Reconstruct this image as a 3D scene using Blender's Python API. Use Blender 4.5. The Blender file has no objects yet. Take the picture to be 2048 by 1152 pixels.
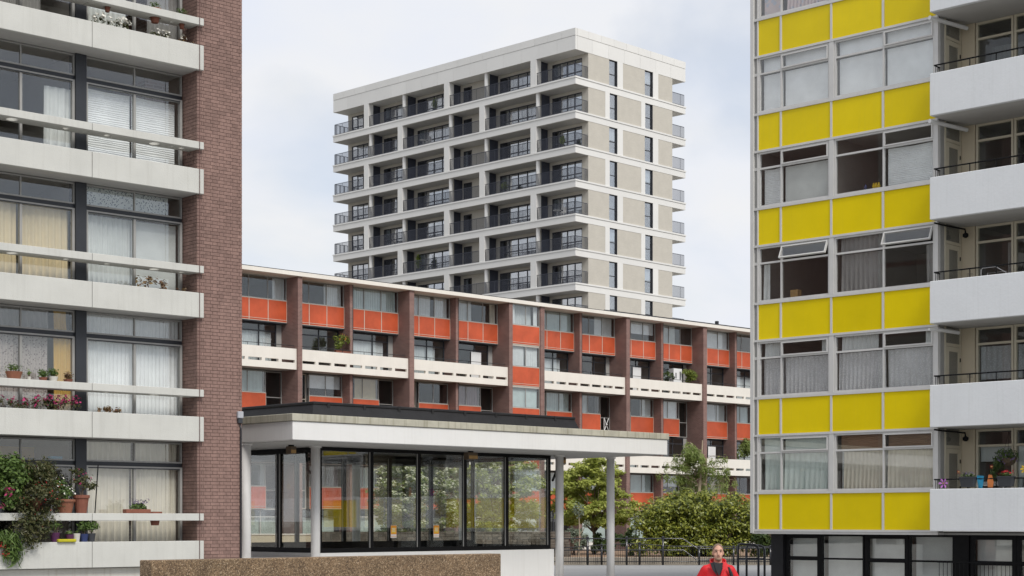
import bpy, bmesh, math, random
import numpy as np
from mathutils import Vector, Matrix
R = math.radians
SC = bpy.context.scene
COL = SC.collection
random.seed(7)

# ---------------------------------------------------------------- camera
EYE = 2.1
cd = bpy.data.cameras.new('camera'); cam = bpy.data.objects.new('camera', cd); COL.objects.link(cam)
cam.location = (0, 0, EYE); cam.rotation_euler = (R(90), 0, 0)
cd.sensor_width = 36; cd.lens = 3340 / 2048 * 36
cd.shift_y = (1039 - 576) / 2048
cd.clip_start = .1; cd.clip_end = 3000
SC.camera = cam

# ---------------------------------------------------------------- sky and sun
TO_SUN = Vector((.42, -.66, .86)).normalized()
w = bpy.data.worlds.new('World'); SC.world = w; w.use_nodes = True
nt = w.node_tree; nt.nodes.clear()
N = nt.nodes.new; L = nt.links.new
out = N('ShaderNodeOutputWorld'); bg = N('ShaderNodeBackground'); bg.inputs['Strength'].default_value = .1
sky = N('ShaderNodeTexSky'); sky.sky_type = 'NISHITA'; sky.sun_disc = False
sky.sun_elevation = math.asin(TO_SUN.z); sky.sun_rotation = math.atan2(TO_SUN.x, TO_SUN.y)
sky.air_density = 1.0; sky.dust_density = .7; sky.ozone_density = 1.0
tc = N('ShaderNodeTexCoord'); mp = N('ShaderNodeMapping'); mp.inputs['Scale'].default_value = (1.0, 1.0, 1.7)
mp.inputs['Location'].default_value = (.37, .15, .0)
n1 = N('ShaderNodeTexNoise'); n1.inputs['Scale'].default_value = 4.2; n1.inputs['Detail'].default_value = 7
n1.inputs['Roughness'].default_value = .5; n1.inputs['Distortion'].default_value = .35
rp = N('ShaderNodeValToRGB'); rp.color_ramp.elements[0].position = .40; rp.color_ramp.elements[1].position = .55
rp.color_ramp.elements[0].color = (.68, .68, .68, 1); rp.color_ramp.elements[1].color = (1, 1, 1, 1)
n2 = N('ShaderNodeTexNoise'); n2.inputs['Scale'].default_value = 9.0; n2.inputs['Detail'].default_value = 6
cr = N('ShaderNodeValToRGB'); cr.color_ramp.elements[0].position = .3; cr.color_ramp.elements[1].position = .7
cr.color_ramp.elements[0].color = (6.75, 7.1, 7.9, 1); cr.color_ramp.elements[1].color = (7.5, 7.53, 7.62, 1)
bl = N('ShaderNodeMixRGB'); bl.blend_type = 'MIX'
L(tc.outputs['Generated'], mp.inputs['Vector']); L(mp.outputs[0], n1.inputs['Vector']); L(mp.outputs[0], n2.inputs['Vector'])
L(n1.outputs['Fac'], rp.inputs[0]); L(n2.outputs['Fac'], cr.inputs[0])
L(rp.outputs[0], bl.inputs['Fac']); L(sky.outputs[0], bl.inputs['Color1']); L(cr.outputs[0], bl.inputs['Color2'])
L(bl.outputs[0], bg.inputs['Color']); L(bg.outputs[0], out.inputs['Surface'])
sd = bpy.data.lights.new('sun', 'SUN'); sd.energy = 2.2; sd.angle = R(22); sd.color = (1, .96, .9)
so = bpy.data.objects.new('sun', sd); COL.objects.link(so); so.location = (40, -40, 70)
so.rotation_euler = (-TO_SUN).to_track_quat('-Z', 'Y').to_euler()
SC.view_settings.view_transform = 'Standard'; SC.view_settings.look = 'None'
SC.view_settings.exposure = .25; SC.view_settings.gamma = 1.0
SC.render.engine = 'CYCLES'
SC.cycles.max_bounces = 10; SC.cycles.transparent_max_bounces = 24
SC.cycles.caustics_reflective = False; SC.cycles.caustics_refractive = False

# ---------------------------------------------------------------- materials
MATS = {}
def nodes_of(name):
    m = bpy.data.materials.new(name); m.use_nodes = True
    t = m.node_tree; p = t.nodes['Principled BSDF']
    MATS[name] = m
    return m, t, p
def mat(name, c, rough=.7, var=.12, scale=6., bump=0., bscale=60., streak=0., streak_c=(.12, .11, .09), spec=.35, island=0., objvar=0., fine=0.):
    """painted / cast surface: base colour, slow blotches, optional vertical weather streaks, fine relief"""
    m, t, p = nodes_of(name)
    n = t.nodes.new; l = t.links.new
    p.inputs['Roughness'].default_value = rough
    p.inputs['Specular IOR Level'].default_value = spec
    co = n('ShaderNodeTexCoord')
    ns = n('ShaderNodeTexNoise'); ns.inputs['Scale'].default_value = scale; ns.inputs['Detail'].default_value = 6
    ns.inputs['Roughness'].default_value = .62
    l(co.outputs['Object'], ns.inputs['Vector'])
    mr = n('ShaderNodeMapRange'); mr.inputs[1].default_value = .25; mr.inputs[2].default_value = .75
    mr.inputs[3].default_value = 1 - var; mr.inputs[4].default_value = 1 + var * .6
    l(ns.outputs['Fac'], mr.inputs[0])
    val = mr.outputs[0]
    def times(a, b):
        q = n('ShaderNodeMath'); q.operation = 'MULTIPLY'; l(a, q.inputs[0]); l(b, q.inputs[1]); return q.outputs[0]
    if island:
        g = n('ShaderNodeNewGeometry'); q = n('ShaderNodeMapRange'); q.inputs[3].default_value = 1 - island; q.inputs[4].default_value = 1 + island
        l(g.outputs['Random Per Island'], q.inputs[0]); val = times(val, q.outputs[0])
    if objvar:
        g = n('ShaderNodeObjectInfo'); q = n('ShaderNodeMapRange'); q.inputs[3].default_value = 1 - objvar; q.inputs[4].default_value = 1 + objvar
        l(g.outputs['Random'], q.inputs[0]); val = times(val, q.outputs[0])
    if name in ('brick_a', 'mortar_a', 'stone', 'orange', 'yellow'):
        gp = n('ShaderNodeNewGeometry'); f = n('ShaderNodeTexNoise'); f.inputs['Scale'].default_value = .9; f.inputs['Detail'].default_value = 7; f.inputs['Roughness'].default_value = .65
        l(gp.outputs['Position'], f.inputs['Vector'])
        q = n('ShaderNodeMapRange'); q.inputs[1].default_value = .3; q.inputs[2].default_value = .7
        a_ = .05 if name == 'yellow' else (.12 if name == 'brick_a' else .2); q.inputs[3].default_value = 1 - a_; q.inputs[4].default_value = 1 + a_ * .7
        l(f.outputs['Fac'], q.inputs[0]); val = times(val, q.outputs[0])
    if name == 'brick_a':     # brick-to-brick tone, read from the place in the wall
        f = n('ShaderNodeTexNoise'); f.inputs['Scale'].default_value = 8.5; f.inputs['Detail'].default_value = 1; l(gp.outputs['Position'], f.inputs['Vector'])
        q = n('ShaderNodeMapRange'); q.inputs[1].default_value = .3; q.inputs[2].default_value = .7; q.inputs[3].default_value = .9; q.inputs[4].default_value = 1.1
        l(f.outputs['Fac'], q.inputs[0]); val = times(val, q.outputs[0])
    if fine:
        f = n('ShaderNodeTexNoise'); f.inputs['Scale'].default_value = 140; f.inputs['Detail'].default_value = 3
        l(co.outputs['Object'], f.inputs['Vector'])
        q = n('ShaderNodeMapRange'); q.inputs[1].default_value = .3; q.inputs[2].default_value = .7
        q.inputs[3].default_value = 1 - fine; q.inputs[4].default_value = 1 + fine
        l(f.outputs['Fac'], q.inputs[0]); val = times(val, q.outputs[0])
    mx = n('ShaderNodeMixRGB'); mx.blend_type = 'MULTIPLY'; mx.inputs['Fac'].default_value = 1
    mx.inputs['Color1'].default_value = (*c, 1); l(val, mx.inputs['Color2'])
    col = mx.outputs[0]
    if streak:
        mpg = n('ShaderNodeMapping'); mpg.inputs['Scale'].default_value = (5, 5, .22)
        l(co.outputs['Object'], mpg.inputs['Vector'])
        s = n('ShaderNodeTexNoise'); s.inputs['Scale'].default_value = 3; s.inputs['Detail'].default_value = 5
        l(mpg.outputs[0], s.inputs['Vector'])
        q = n('ShaderNodeMapRange'); q.inputs[1].default_value = .52; q.inputs[2].default_value = .78
        q.inputs[3].default_value = 0; q.inputs[4].default_value = streak
        l(s.outputs['Fac'], q.inputs[0])
        m2 = n('ShaderNodeMixRGB'); l(q.outputs[0], m2.inputs['Fac']); l(col, m2.inputs['Color1']); m2.inputs['Color2'].default_value = (*streak_c, 1)
        col = m2.outputs[0]
    l(col, p.inputs['Base Color'])
    if bump:
        b = n('ShaderNodeBump'); b.inputs['Strength'].default_value = bump; b.inputs['Distance'].default_value = .02
        f = n('ShaderNodeTexNoise'); f.inputs['Scale'].default_value = bscale; f.inputs['Detail'].default_value = 4
        l(co.outputs['Object'], f.inputs['Vector']); l(f.outputs['Fac'], b.inputs['Height']); l(b.outputs[0], p.inputs['Normal'])
    return m
def brick_mat(name, c1, c2, mortar, ms=.012, bw=.225, bh=.075, var=(.82, 1.1)):
    """far brickwork: courses too small to pick apart singly"""
    m, t, p = nodes_of(name); n = t.nodes.new; l = t.links.new
    p.inputs['Roughness'].default_value = .85; p.inputs['Specular IOR Level'].default_value = .2
    co = n('ShaderNodeTexCoord'); sp = n('ShaderNodeSeparateXYZ'); l(co.outputs['Object'], sp.inputs[0])
    ad = n('ShaderNodeMath'); ad.operation = 'ADD'; l(sp.outputs[0], ad.inputs[0]); l(sp.outputs[1], ad.inputs[1])
    cb = n('ShaderNodeCombineXYZ'); l(ad.outputs[0], cb.inputs[0]); l(sp.outputs[2], cb.inputs[1])
    b = n('ShaderNodeTexBrick'); b.inputs['Scale'].default_value = 1; b.inputs['Brick Width'].default_value = bw; b.inputs['Row Height'].default_value = bh
    b.inputs['Mortar Size'].default_value = ms; b.inputs['Color1'].default_value = (*c1, 1); b.inputs['Color2'].default_value = (*c2, 1); b.inputs['Mortar'].default_value = (*mortar, 1)
    l(cb.outputs[0], b.inputs['Vector'])
    ns = n('ShaderNodeTexNoise'); ns.inputs['Scale'].default_value = 1.2; ns.inputs['Detail'].default_value = 5; l(co.outputs['Object'], ns.inputs['Vector'])
    mr = n('ShaderNodeMapRange'); mr.inputs[1].default_value = .25; mr.inputs[2].default_value = .75; mr.inputs[3].default_value = var[0]; mr.inputs[4].default_value = var[1]
    l(ns.outputs['Fac'], mr.inputs[0])
    mx = n('ShaderNodeMixRGB'); mx.blend_type = 'MULTIPLY'; mx.inputs['Fac'].default_value = 1; l(b.outputs['Color'], mx.inputs['Color1']); l(mr.outputs[0], mx.inputs['Color2'])
    l(mx.outputs[0], p.inputs['Base Color'])
    return m
def glass_mat(name, tint=(.985, .99, .985), refl=1.0, rough=.0, ior=1.72):
    m = bpy.data.materials.new(name); m.use_nodes = True; MATS[name] = m
    t = m.node_tree; t.nodes.clear(); n = t.nodes.new; l = t.links.new
    o = n('ShaderNodeOutputMaterial'); tr = n('ShaderNodeBsdfTransparent'); tr.inputs[0].default_value = (*tint, 1)
    gl = n('ShaderNodeBsdfGlossy'); gl.inputs['Roughness'].default_value = rough; gl.inputs['Color'].default_value = (refl, refl, refl, 1)
    fr = n('ShaderNodeFresnel'); fr.inputs['IOR'].default_value = ior
    ge = n('ShaderNodeNewGeometry'); mi = n('ShaderNodeMapRange'); mi.inputs[3].default_value = ior; mi.inputs[4].default_value = 1 / ior
    l(ge.outputs['Backfacing'], mi.inputs[0]); l(mi.outputs[0], fr.inputs['IOR'])   # a pane reflects alike from both of its faces
    mx = n('ShaderNodeMixShader'); l(fr.outputs[0], mx.inputs[0]); l(tr.outputs[0], mx.inputs[1]); l(gl.outputs[0], mx.inputs[2])
    l(mx.outputs[0], o.inputs[0])
    return m
def leaf_mat(name, c1, c2, trans=.35, rough=.5):
    m = bpy.data.materials.new(name); m.use_nodes = True; MATS[name] = m
    t = m.node_tree; p = t.nodes['Principled BSDF']; n = t.nodes.new; l = t.links.new; o = t.nodes['Material Output']
    g = n('ShaderNodeNewGeometry'); mx = n('ShaderNodeMixRGB'); l(g.outputs['Random Per Island'], mx.inputs[0])
    mx.inputs[1].default_value = (*c1, 1); mx.inputs[2].default_value = (*c2, 1)
    l(mx.outputs[0], p.inputs['Base Color']); p.inputs['Roughness'].default_value = rough; p.inputs['Specular IOR Level'].default_value = .4
    tr = n('ShaderNodeBsdfTranslucent'); l(mx.outputs[0], tr.inputs[0])
    ms = n('ShaderNodeMixShader'); ms.inputs[0].default_value = trans; l(p.outputs[0], ms.inputs[1]); l(tr.outputs[0], ms.inputs[2]); l(ms.outputs[0], o.inputs[0])
    return m
def cloth_mat(name, c, trans=.12, pattern=0, c2=(.1, .1, .1), pscale=14.):
    m = bpy.data.materials.new(name); m.use_nodes = True; MATS[name] = m
    t = m.node_tree; p = t.nodes['Principled BSDF']; n = t.nodes.new; l = t.links.new; o = t.nodes['Material Output']
    co = n('ShaderNodeTexCoord'); ns = n('ShaderNodeTexNoise'); ns.inputs['Scale'].default_value = 2.5; ns.inputs['Detail'].default_value = 4; l(co.outputs['Object'], ns.inputs[0])
    mr = n('ShaderNodeMapRange'); mr.inputs[3].default_value = .8; mr.inputs[4].default_value = 1.15; l(ns.outputs['Fac'], mr.inputs[0])
    mx = n('ShaderNodeMixRGB'); mx.blend_type = 'MULTIPLY'; mx.inputs[0].default_value = 1; mx.inputs[1].default_value = (*c, 1); l(mr.outputs[0], mx.inputs[2])
    col = mx.outputs[0]
    if pattern:
        v = n('ShaderNodeTexVoronoi'); v.inputs['Scale'].default_value = pscale; l(co.outputs['Object'], v.inputs['Vector'])
        q = n('ShaderNodeMapRange'); q.inputs[1].default_value = .25; q.inputs[2].default_value = .4; l(v.outputs['Distance'], q.inputs[0])
        m2 = n('ShaderNodeMixRGB'); l(q.outputs[0], m2.inputs[0]); m2.inputs[1].default_value = (*c2, 1); l(col, m2.inputs[2]); col = m2.outputs[0]
    l(col, p.inputs['Base Color']); p.inputs['Roughness'].default_value = .9; p.inputs['Specular IOR Level'].default_value = .1
    tr = n('ShaderNodeBsdfTranslucent'); l(col, tr.inputs[0])
    ms = n('ShaderNodeMixShader'); ms.inputs[0].default_value = trans; l(p.outputs[0], ms.inputs[1]); l(tr.outputs[0], ms.inputs[2])
    if pattern == 2:   # lace: the ground of the cloth lets the room show through
        tp = n('ShaderNodeBsdfTransparent'); m3 = n('ShaderNodeMixShader'); q2 = n('ShaderNodeMapRange')
        q2.inputs[1].default_value = .2; q2.inputs[2].default_value = .5; q2.inputs[3].default_value = .04; q2.inputs[4].default_value = .26
        l(v.outputs['Distance'], q2.inputs[0]); l(q2.outputs[0], m3.inputs[0]); l(ms.outputs[0], m3.inputs[1]); l(tp.outputs[0], m3.inputs[2]); l(m3.outputs[0], o.inputs[0])
    else:
        l(ms.outputs[0], o.inputs[0])
    return m

mat('conc_white', (.58, .578, .54), .85, .10, 1.2, .25, 40, .22, (.34, .33, .29))
mat('conc_base', (.66, .64, .58), .85, .12, 1.5, .2, 40, .3, (.35, .28, .18))
mat('brick_a', (.255, .162, .137), .8, .14, 30, .35, 90, island=.12)
mat('mortar_a', (.14, .088, .078), .95, .2, 20, .3, 120)
mat('iron_dark', (.028, .03, .035), .5, .1, 8)
mat('dark_panel', (.035, .038, .045), .45, .15, 4)
mat('alu_grey', (.34, .335, .32), .45, .1, 5)
mat('alu_white', (.62, .61, .59), .45, .06, 3, streak=.1, streak_c=(.4, .38, .34))
mat('yellow', (.8, .615, .003), .3, .06, .5, objvar=.05, spec=.25, streak=.14, streak_c=(.62, .5, .05))
mat('orange', (.55, .1, .04), .42, .08, 1.2, objvar=.1, streak=.18, streak_c=(.5, .13, .06))
mat('orange_trim', (.62, .35, .22), .5, .1, 3)
mat('pale_trim', (.58, .52, .44), .6, .1, 3)
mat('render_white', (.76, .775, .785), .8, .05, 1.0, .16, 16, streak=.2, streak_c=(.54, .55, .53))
mat('b_white', (.8, .76, .69), .75, .07, .9, .1, 40, .16, (.56, .5, .38))
brick_mat('brick_b', (.185, .105, .092), (.25, .145, .125), (.3, .22, .195), .011)
brick_mat('brick_c', (.525, .495, .43), (.56, .525, .46), (.54, .51, .45), .01, var=(.95, 1.04))
mat('c_white', (.76, .75, .72), .75, .05, .35, .05, 30, .08, (.5, .48, .44), objvar=.025)
mat('metal_blue', (.05, .055, .075), .4, .1, 3)
mat('frame_dark', (.045, .047, .055), .4, .1, 4)
mat('pav_white', (.76, .755, .74), .7, .05, 1.0, .1, 30, .16, (.5, .48, .44))
mat('pav_coping', (.47, .45, .37), .9, .25, 2.2, .3, 30, .75, (.2, .18, .11))
mat('bitumen', (.018, .018, .021), .6, .35, 3, .25, 12)
mat('black_frame', (.008, .008, .009), .5, .15, 4, spec=.15); mat('black_gloss', (.015, .016, .02), .18, .1, 4, spec=.8)
mat('column_paint', (.8, .79, .775), .6, .1, 2, streak=.3, streak_c=(.42, .4, .37))
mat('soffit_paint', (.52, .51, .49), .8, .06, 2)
mat('cream_wall', (.62, .54, .4), .8, .06, 2)
mat('cream_frame', (.6, .55, .43), .6, .06, 3)
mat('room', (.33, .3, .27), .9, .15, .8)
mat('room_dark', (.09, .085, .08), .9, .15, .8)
mat('paving', (.3, .3, .298), .85, .14, .35, .15, 25, fine=.06)
mat('kerb', (.5, .44, .36), .9, .15, 3, .2, 40)
mat('soil', (.3, .2, .13), 1, .3, 5, .5, 12)
mat('earth', (.2, .19, .17), .95, .2, .05)
mat('stone', (.15, .13, .107), .9, .25, 14, .5, 30, objvar=.35, island=.35)
mat('terracotta', (.23, .088, .058), .8, .18, 9)
mat('copper_pot', (.27, .11, .065), .55, .2, 9)
mat('purple_pot', (.09, .025, .08), .5); mat('blue_pot', (.035, .05, .14), .4); mat('white_pot', (.6, .58, .53), .6); mat('yellow_tray', (.5, .45, .02), .4)
mat('charcoal_plastic', (.05, .053, .06), .5)
mat('bark', (.16, .12, .085), .95, .3, 14, .6, 20); mat('bark_pale', (.42, .34, .25), .9, .2, 10)
mat('pipe_brown', (.11, .05, .045), .6); mat('grey_box', (.42, .43, .46), .5); mat('brown_box', (.12, .085, .055), .6)
mat('white_gloss', (.75, .75, .74), .35, .04, 2); mat('wood', (.45, .27, .1), .6, .2, 6)
mat('steel', (.5, .5, .5), .3)
mat('poster_orange', (.75, .3, .03), .6, .04); mat('poster_paper', (.72, .68, .66), .6, .04); mat('poster_yellow', (.78, .5, .05), .6, .04)
mat('skin', (.55, .31, .22), .5, .08, 20); mat('hair', (.22, .155, .11), .7, .2, 60); mat('beard', (.3, .19, .13), .8, .2, 60)
mat('jacket', (.6, .012, .018), .55, .12, 9, .15, 20); mat('black_cloth', (.025, .025, .028), .8, .2, 20); mat('denim', (.06, .07, .1), .85, .2, 30)
mat('eye', (.04, .03, .025), .3); mat('lip', (.36, .15, .12), .5)
mat('petal_white', (.75, .73, .66), .7); mat('petal_pink', (.36, .03, .12), .7, island=.3); mat('petal_red', (.36, .015, .02), .7)
mat('petal_yellow', (.75, .5, .02), .7); mat('petal_purple', (.14, .1, .2), .7); mat('petal_lilac', (.55, .2, .6), .7); mat('dry_stem', (.25, .13, .06), .8)
mat('cloth_blue', (.03, .25, .42), .8); mat('cloth_orange', (.6, .2, .06), .8)
leaf_mat('leaf_light', (.23, .28, .04), (.52, .55, .14), .42)
leaf_mat('leaf_mid', (.12, .17, .028), (.3, .36, .07), .4)
leaf_mat('leaf_laurel', (.04, .07, .012), (.42, .44, .075), .32, .32)
leaf_mat('leaf_willow', (.17, .23, .05), (.33, .4, .13), .45)
leaf_mat('leaf_dark', (.03, .06, .016), (.11, .16, .04), .25)
leaf_mat('leaf_red', (.045, .065, .02), (.115, .105, .04), .25)
leaf_mat('leaf_balcony', (.06, .11, .025), (.16, .24, .06), .3)
leaf_mat('leaf_grey', (.14, .17, .12), (.24, .28, .2), .3)
leaf_mat('blossom', (.62, .63, .45), (.8, .79, .64), .35)
leaf_mat('leaf_brown', (.16, .08, .05), (.28, .2, .09), .3)
cloth_mat('cur_white', (.82, .84, .83)); cloth_mat('cur_teal', (.64, .73, .71)); cloth_mat('cur_cream', (.8, .75, .64)); cloth_mat('cur_mustard', (.66, .43, .12))
cloth_mat('cur_beige', (.76, .64, .42)); cloth_mat('cur_grey', (.36, .35, .34)); cloth_mat('cur_mint', (.74, .82, .77)); cloth_mat('cur_pink', (.76, .64, .64), .12, 1, (.55, .57, .66), 5)
cloth_mat('cur_blue_print', (.75, .81, .81), .1, 1, (.07, .12, .18), 24); cloth_mat('cur_grey_print', (.52, .47, .45), .12, 1, (.25, .21, .21), 22)
cloth_mat('lace', (.86, .86, .87), .12, 2, (.8, .8, .82), 24); cloth_mat('blind_white', (.94, .96, .97), .05); cloth_mat('blind_grey', (.78, .8, .78), .1); cloth_mat('blind_brown', (.3, .19, .12), .1); cloth_mat('sheet', (.72, .75, .74), .12); cloth_mat('cur_mauve', (.42, .34, .37), .12)
glass_mat('glass'); glass_mat('glass_far', (.95, .965, .97), 1.0, .0, 1.65); glass_mat('glass_pavilion', (.955, .965, .95), 1.0, .0, 1.8)
glass_mat('glass_coated', (.9, .93, .95), 1.0, .0, 3.6); glass_mat('glass_dim', (.9, .92, .92), .9, .0, 1.5)

# speckled exposed-aggregate concrete
def aggregate():
    m, t, p = nodes_of('aggregate'); n = t.nodes.new; l = t.links.new
    co = n('ShaderNodeTexCoord'); v = n('ShaderNodeTexVoronoi'); v.inputs['Scale'].default_value = 72; l(co.outputs['Object'], v.inputs['Vector'])
    sep = n('ShaderNodeSeparateColor'); l(v.outputs['Color'], sep.inputs[0])
    r = n('ShaderNodeValToRGB'); e = r.color_ramp.elements
    e[0].position = 0; e[0].color = (.115, .074, .042, 1); e[1].position = 1; e[1].color = (.5, .38, .25, 1)
    for ps, c in ((.3, (.19, .12, .065, 1)), (.7, (.285, .19, .105, 1)), (.92, (.38, .27, .165, 1))):
        q = e.new(ps); q.color = c
    l(sep.outputs[0], r.inputs[0])
    d = n('ShaderNodeMapRange'); d.inputs[1].default_value = .3; d.inputs[2].default_value = .75; d.inputs[3].default_value = 1; d.inputs[4].default_value = .5
    l(v.outputs['Distance'], d.inputs[0])
    ns = n('ShaderNodeTexNoise'); ns.inputs['Scale'].default_value = 2.2; ns.inputs['Detail'].default_value = 6; l(co.outputs['Object'], ns.inputs['Vector'])
    mr = n('ShaderNodeMapRange'); mr.inputs[1].default_value = .3; mr.inputs[2].default_value = .7; mr.inputs[3].default_value = .72; mr.inputs[4].default_value = 1.25; l(ns.outputs['Fac'], mr.inputs[0])
    k = n('ShaderNodeMath'); k.operation = 'MULTIPLY'; l(d.outputs[0], k.inputs[0]); l(mr.outputs[0], k.inputs[1])
    mx = n('ShaderNodeMixRGB'); mx.blend_type = 'MULTIPLY'; mx.inputs[0].default_value = 1; l(r.outputs[0], mx.inputs[1]); l(k.outputs[0], mx.inputs[2])
    l(mx.outputs[0], p.inputs['Base Color']); p.inputs['Roughness'].default_value = .85
    b = n('ShaderNodeBump'); b.inputs['Strength'].default_value = .7; b.inputs['Distance'].default_value = .008; b.invert = True; l(v.outputs['Distance'], b.inputs['Height']); l(b.outputs[0], p.inputs['Normal'])
aggregate()

# ---------------------------------------------------------------- mesh helpers
class MB:
    def __init__(s): s.v = []; s.f = []
    def box(s, x0, x1, y0, y1, z0, z1):
        b = len(s.v)
        s.v += [(x0, y0, z0), (x1, y0, z0), (x1, y1, z0), (x0, y1, z0), (x0, y0, z1), (x1, y0, z1), (x1, y1, z1), (x0, y1, z1)]
        s.f += [(b, b + 3, b + 2, b + 1), (b + 4, b + 5, b + 6, b + 7), (b, b + 1, b + 5, b + 4), (b + 1, b + 2, b + 6, b + 5), (b + 2, b + 3, b + 7, b + 6), (b + 3, b, b + 4, b + 7)]
        return s
    def tube(s, pts, r, n=8, caps=True):
        pts = [Vector(p) for p in pts]; rs = r if isinstance(r, (list, tuple)) else [r] * len(pts)
        b = len(s.v); prev = None
        for i, p in enumerate(pts):
            d = (pts[min(i + 1, len(pts) - 1)] - pts[max(i - 1, 0)]).normalized()
            a = (prev - d * prev.dot(d)) if prev is not None else (Vector((0, 0, 1)).cross(d) if abs(d.z) < .9 else Vector((1, 0, 0)).cross(d))
            if a.length < 1e-6: a = Vector((1, 0, 0))
            a.normalize(); prev = a; c = d.cross(a)
            for k in range(n):
                t = 2 * math.pi * k / n; s.v.append(tuple(p + (a * math.cos(t) + c * math.sin(t)) * rs[i]))
        for i in range(len(pts) - 1):
            for k in range(n):
                k2 = (k + 1) % n; s.f.append((b + i * n + k, b + i * n + k2, b + (i + 1) * n + k2, b + (i + 1) * n + k))
        if caps:
            s.f.append(tuple(b + k for k in reversed(range(n)))); e = b + (len(pts) - 1) * n; s.f.append(tuple(e + k for k in range(n)))
        return s
    def lathe(s, c, prof, n=14):
        b = len(s.v)
        for (r, z) in prof:
            for k in range(n):
                t = 2 * math.pi * k / n; s.v.append((c[0] + r * math.cos(t), c[1] + r * math.sin(t), c[2] + z))
        for i in range(len(prof) - 1):
            for k in range(n):
                k2 = (k + 1) % n; s.f.append((b + i * n + k, b + i * n + k2, b + (i + 1) * n + k2, b + (i + 1) * n + k))
        s.f.append(tuple(b + k for k in reversed(range(n)))); e = b + (len(prof) - 1) * n; s.f.append(tuple(e + k for k in range(n)))
        return s
    def grid(s, P):
        b = len(s.v); nr = len(P); nc = len(P[0])
        for row in P: s.v += [tuple(q) for q in row]
        for i in range(nr - 1):
            for j in range(nc - 1): s.f.append((b + i * nc + j, b + i * nc + j + 1, b + (i + 1) * nc + j + 1, b + (i + 1) * nc + j))
        return s
    def mesh(s, name, bevel=0., smooth=False):
        me = bpy.data.meshes.new(name); me.from_pydata(s.v, [], s.f)
        if bevel:
            bm = bmesh.new(); bm.from_mesh(me)
            bmesh.ops.bevel(bm, geom=bm.edges[:], offset=bevel, segments=1, affect='EDGES'); bm.to_mesh(me); bm.free()
        if smooth: me.polygons.foreach_set('use_smooth', [True] * len(me.polygons))
        me.update(); return me
    def build(s, name, m, parent=None, bevel=0., smooth=False, label=None):
        return put(name, s.mesh(name, bevel, smooth), m, parent, label=label)
def put(name, me, m, parent=None, loc=None, label=None):
    if m and not me.materials: me.materials.append(MATS[m])
    o = bpy.data.objects.new(name, me); COL.objects.link(o)
    if parent: o.parent = parent
    if loc: o.location = loc
    if label: o['label'] = label
    return o
def tag(o, label, cat, group=None):
    o['label'] = label; o['category'] = cat
    if group: o['group'] = group
    return o
def thing(name, label, cat, loc=(0, 0, 0), rz=0., group=None):
    o = bpy.data.objects.new(name, None); COL.objects.link(o); o.location = loc; o.rotation_euler = (0, 0, rz); o.empty_display_size = .3
    return tag(o, label, cat, group)
def struct(o): o['kind'] = 'structure'; return o
def bx(name, m, parent, x0, x1, y0, y1, z0, z1, bevel=0., label=None):
    return MB().box(x0, x1, y0, y1, z0, z1).build(name, m, parent, bevel, label=label)
def pX(px, Y): return (px - 1024) / 3340 * Y
class Frame:
    """plan frame of a facade: local x runs along it to the viewer's right, local y into the building"""
    def __init__(s, o, deg): s.o = o; s.a = R(deg); s.u = (math.cos(s.a), math.sin(s.a))
    def w(s, x, y, z=0.): return Vector((s.o[0] + x * s.u[0] - y * s.u[1], s.o[1] + x * s.u[1] + y * s.u[0], z))
FA = Frame((-6.753, 35.8), 42.15); FB = Frame((-.063, 105.), 43.86); FC = Frame((5.513, 145.), -44.13); FD = Frame((6.937, 47.), -43.21); FE = Frame((-4.989, 38.), 43.86)

def curtain(parent, x0, x1, z0, z1, y, m, kind='pleat', seed=0, name=None):
    rg = random.Random(seed); mb = MB()
    if kind == 'blind':
        mb.box(x0, x1, y, y + .012, z0, z1); return mb.build(name or 'blind', m, parent)
    if kind == 'slat':          # horizontal slatted blind
        n = max(8, int((z1 - z0) / .045))
        P = []
        for i in range(n * 2 + 1):
            z = z1 - (z1 - z0) * i / (n * 2); yy = y + (.012 if i % 2 else 0)
            sag = .012 * math.sin(i * .7 + seed)
            P.append([(x0, yy, z + sag), ((x0 + x1) / 2, yy, z - sag), (x1, yy, z + sag * .5)])
        mb.grid(P); return mb.build(name or 'blind', m, parent)
    if kind == 'vertical':
        n = max(4, int((x1 - x0) / .09)); P = [[], []]
        for i in range(n * 2 + 1):
            x = x0 + (x1 - x0) * i / (n * 2); yy = y + (.03 if i % 2 else 0)
            P[0].append((x, yy, z1)); P[1].append((x, yy, z0))
        mb.grid(P); return mb.build(name or 'blind', m, parent)
    per = rg.uniform(.11, .17); n = max(6, int((x1 - x0) / per * 6)); ph = rg.uniform(0, 6)
    rows = 6; P = []; lean = rg.uniform(-.05, .05)
    for r in range(rows + 1):
        t = r / rows; row = []
        for i in range(n + 1):
            x = x0 + (x1 - x0) * i / n
            a = .018 + .03 * t
            yy = y + a * math.sin(x / per * 6.283 + ph + .5 * math.sin(x * 3)) + .02 * math.sin(x * 4.1 + seed)
            row.append((x + lean * t * t * (.5 if 0 < i < n else 0), yy, z1 + (z0 - z1) * t))
        P.append(row)
    mb.grid(P); return mb.build(name or 'curtain', m, parent, smooth=True)

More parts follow.
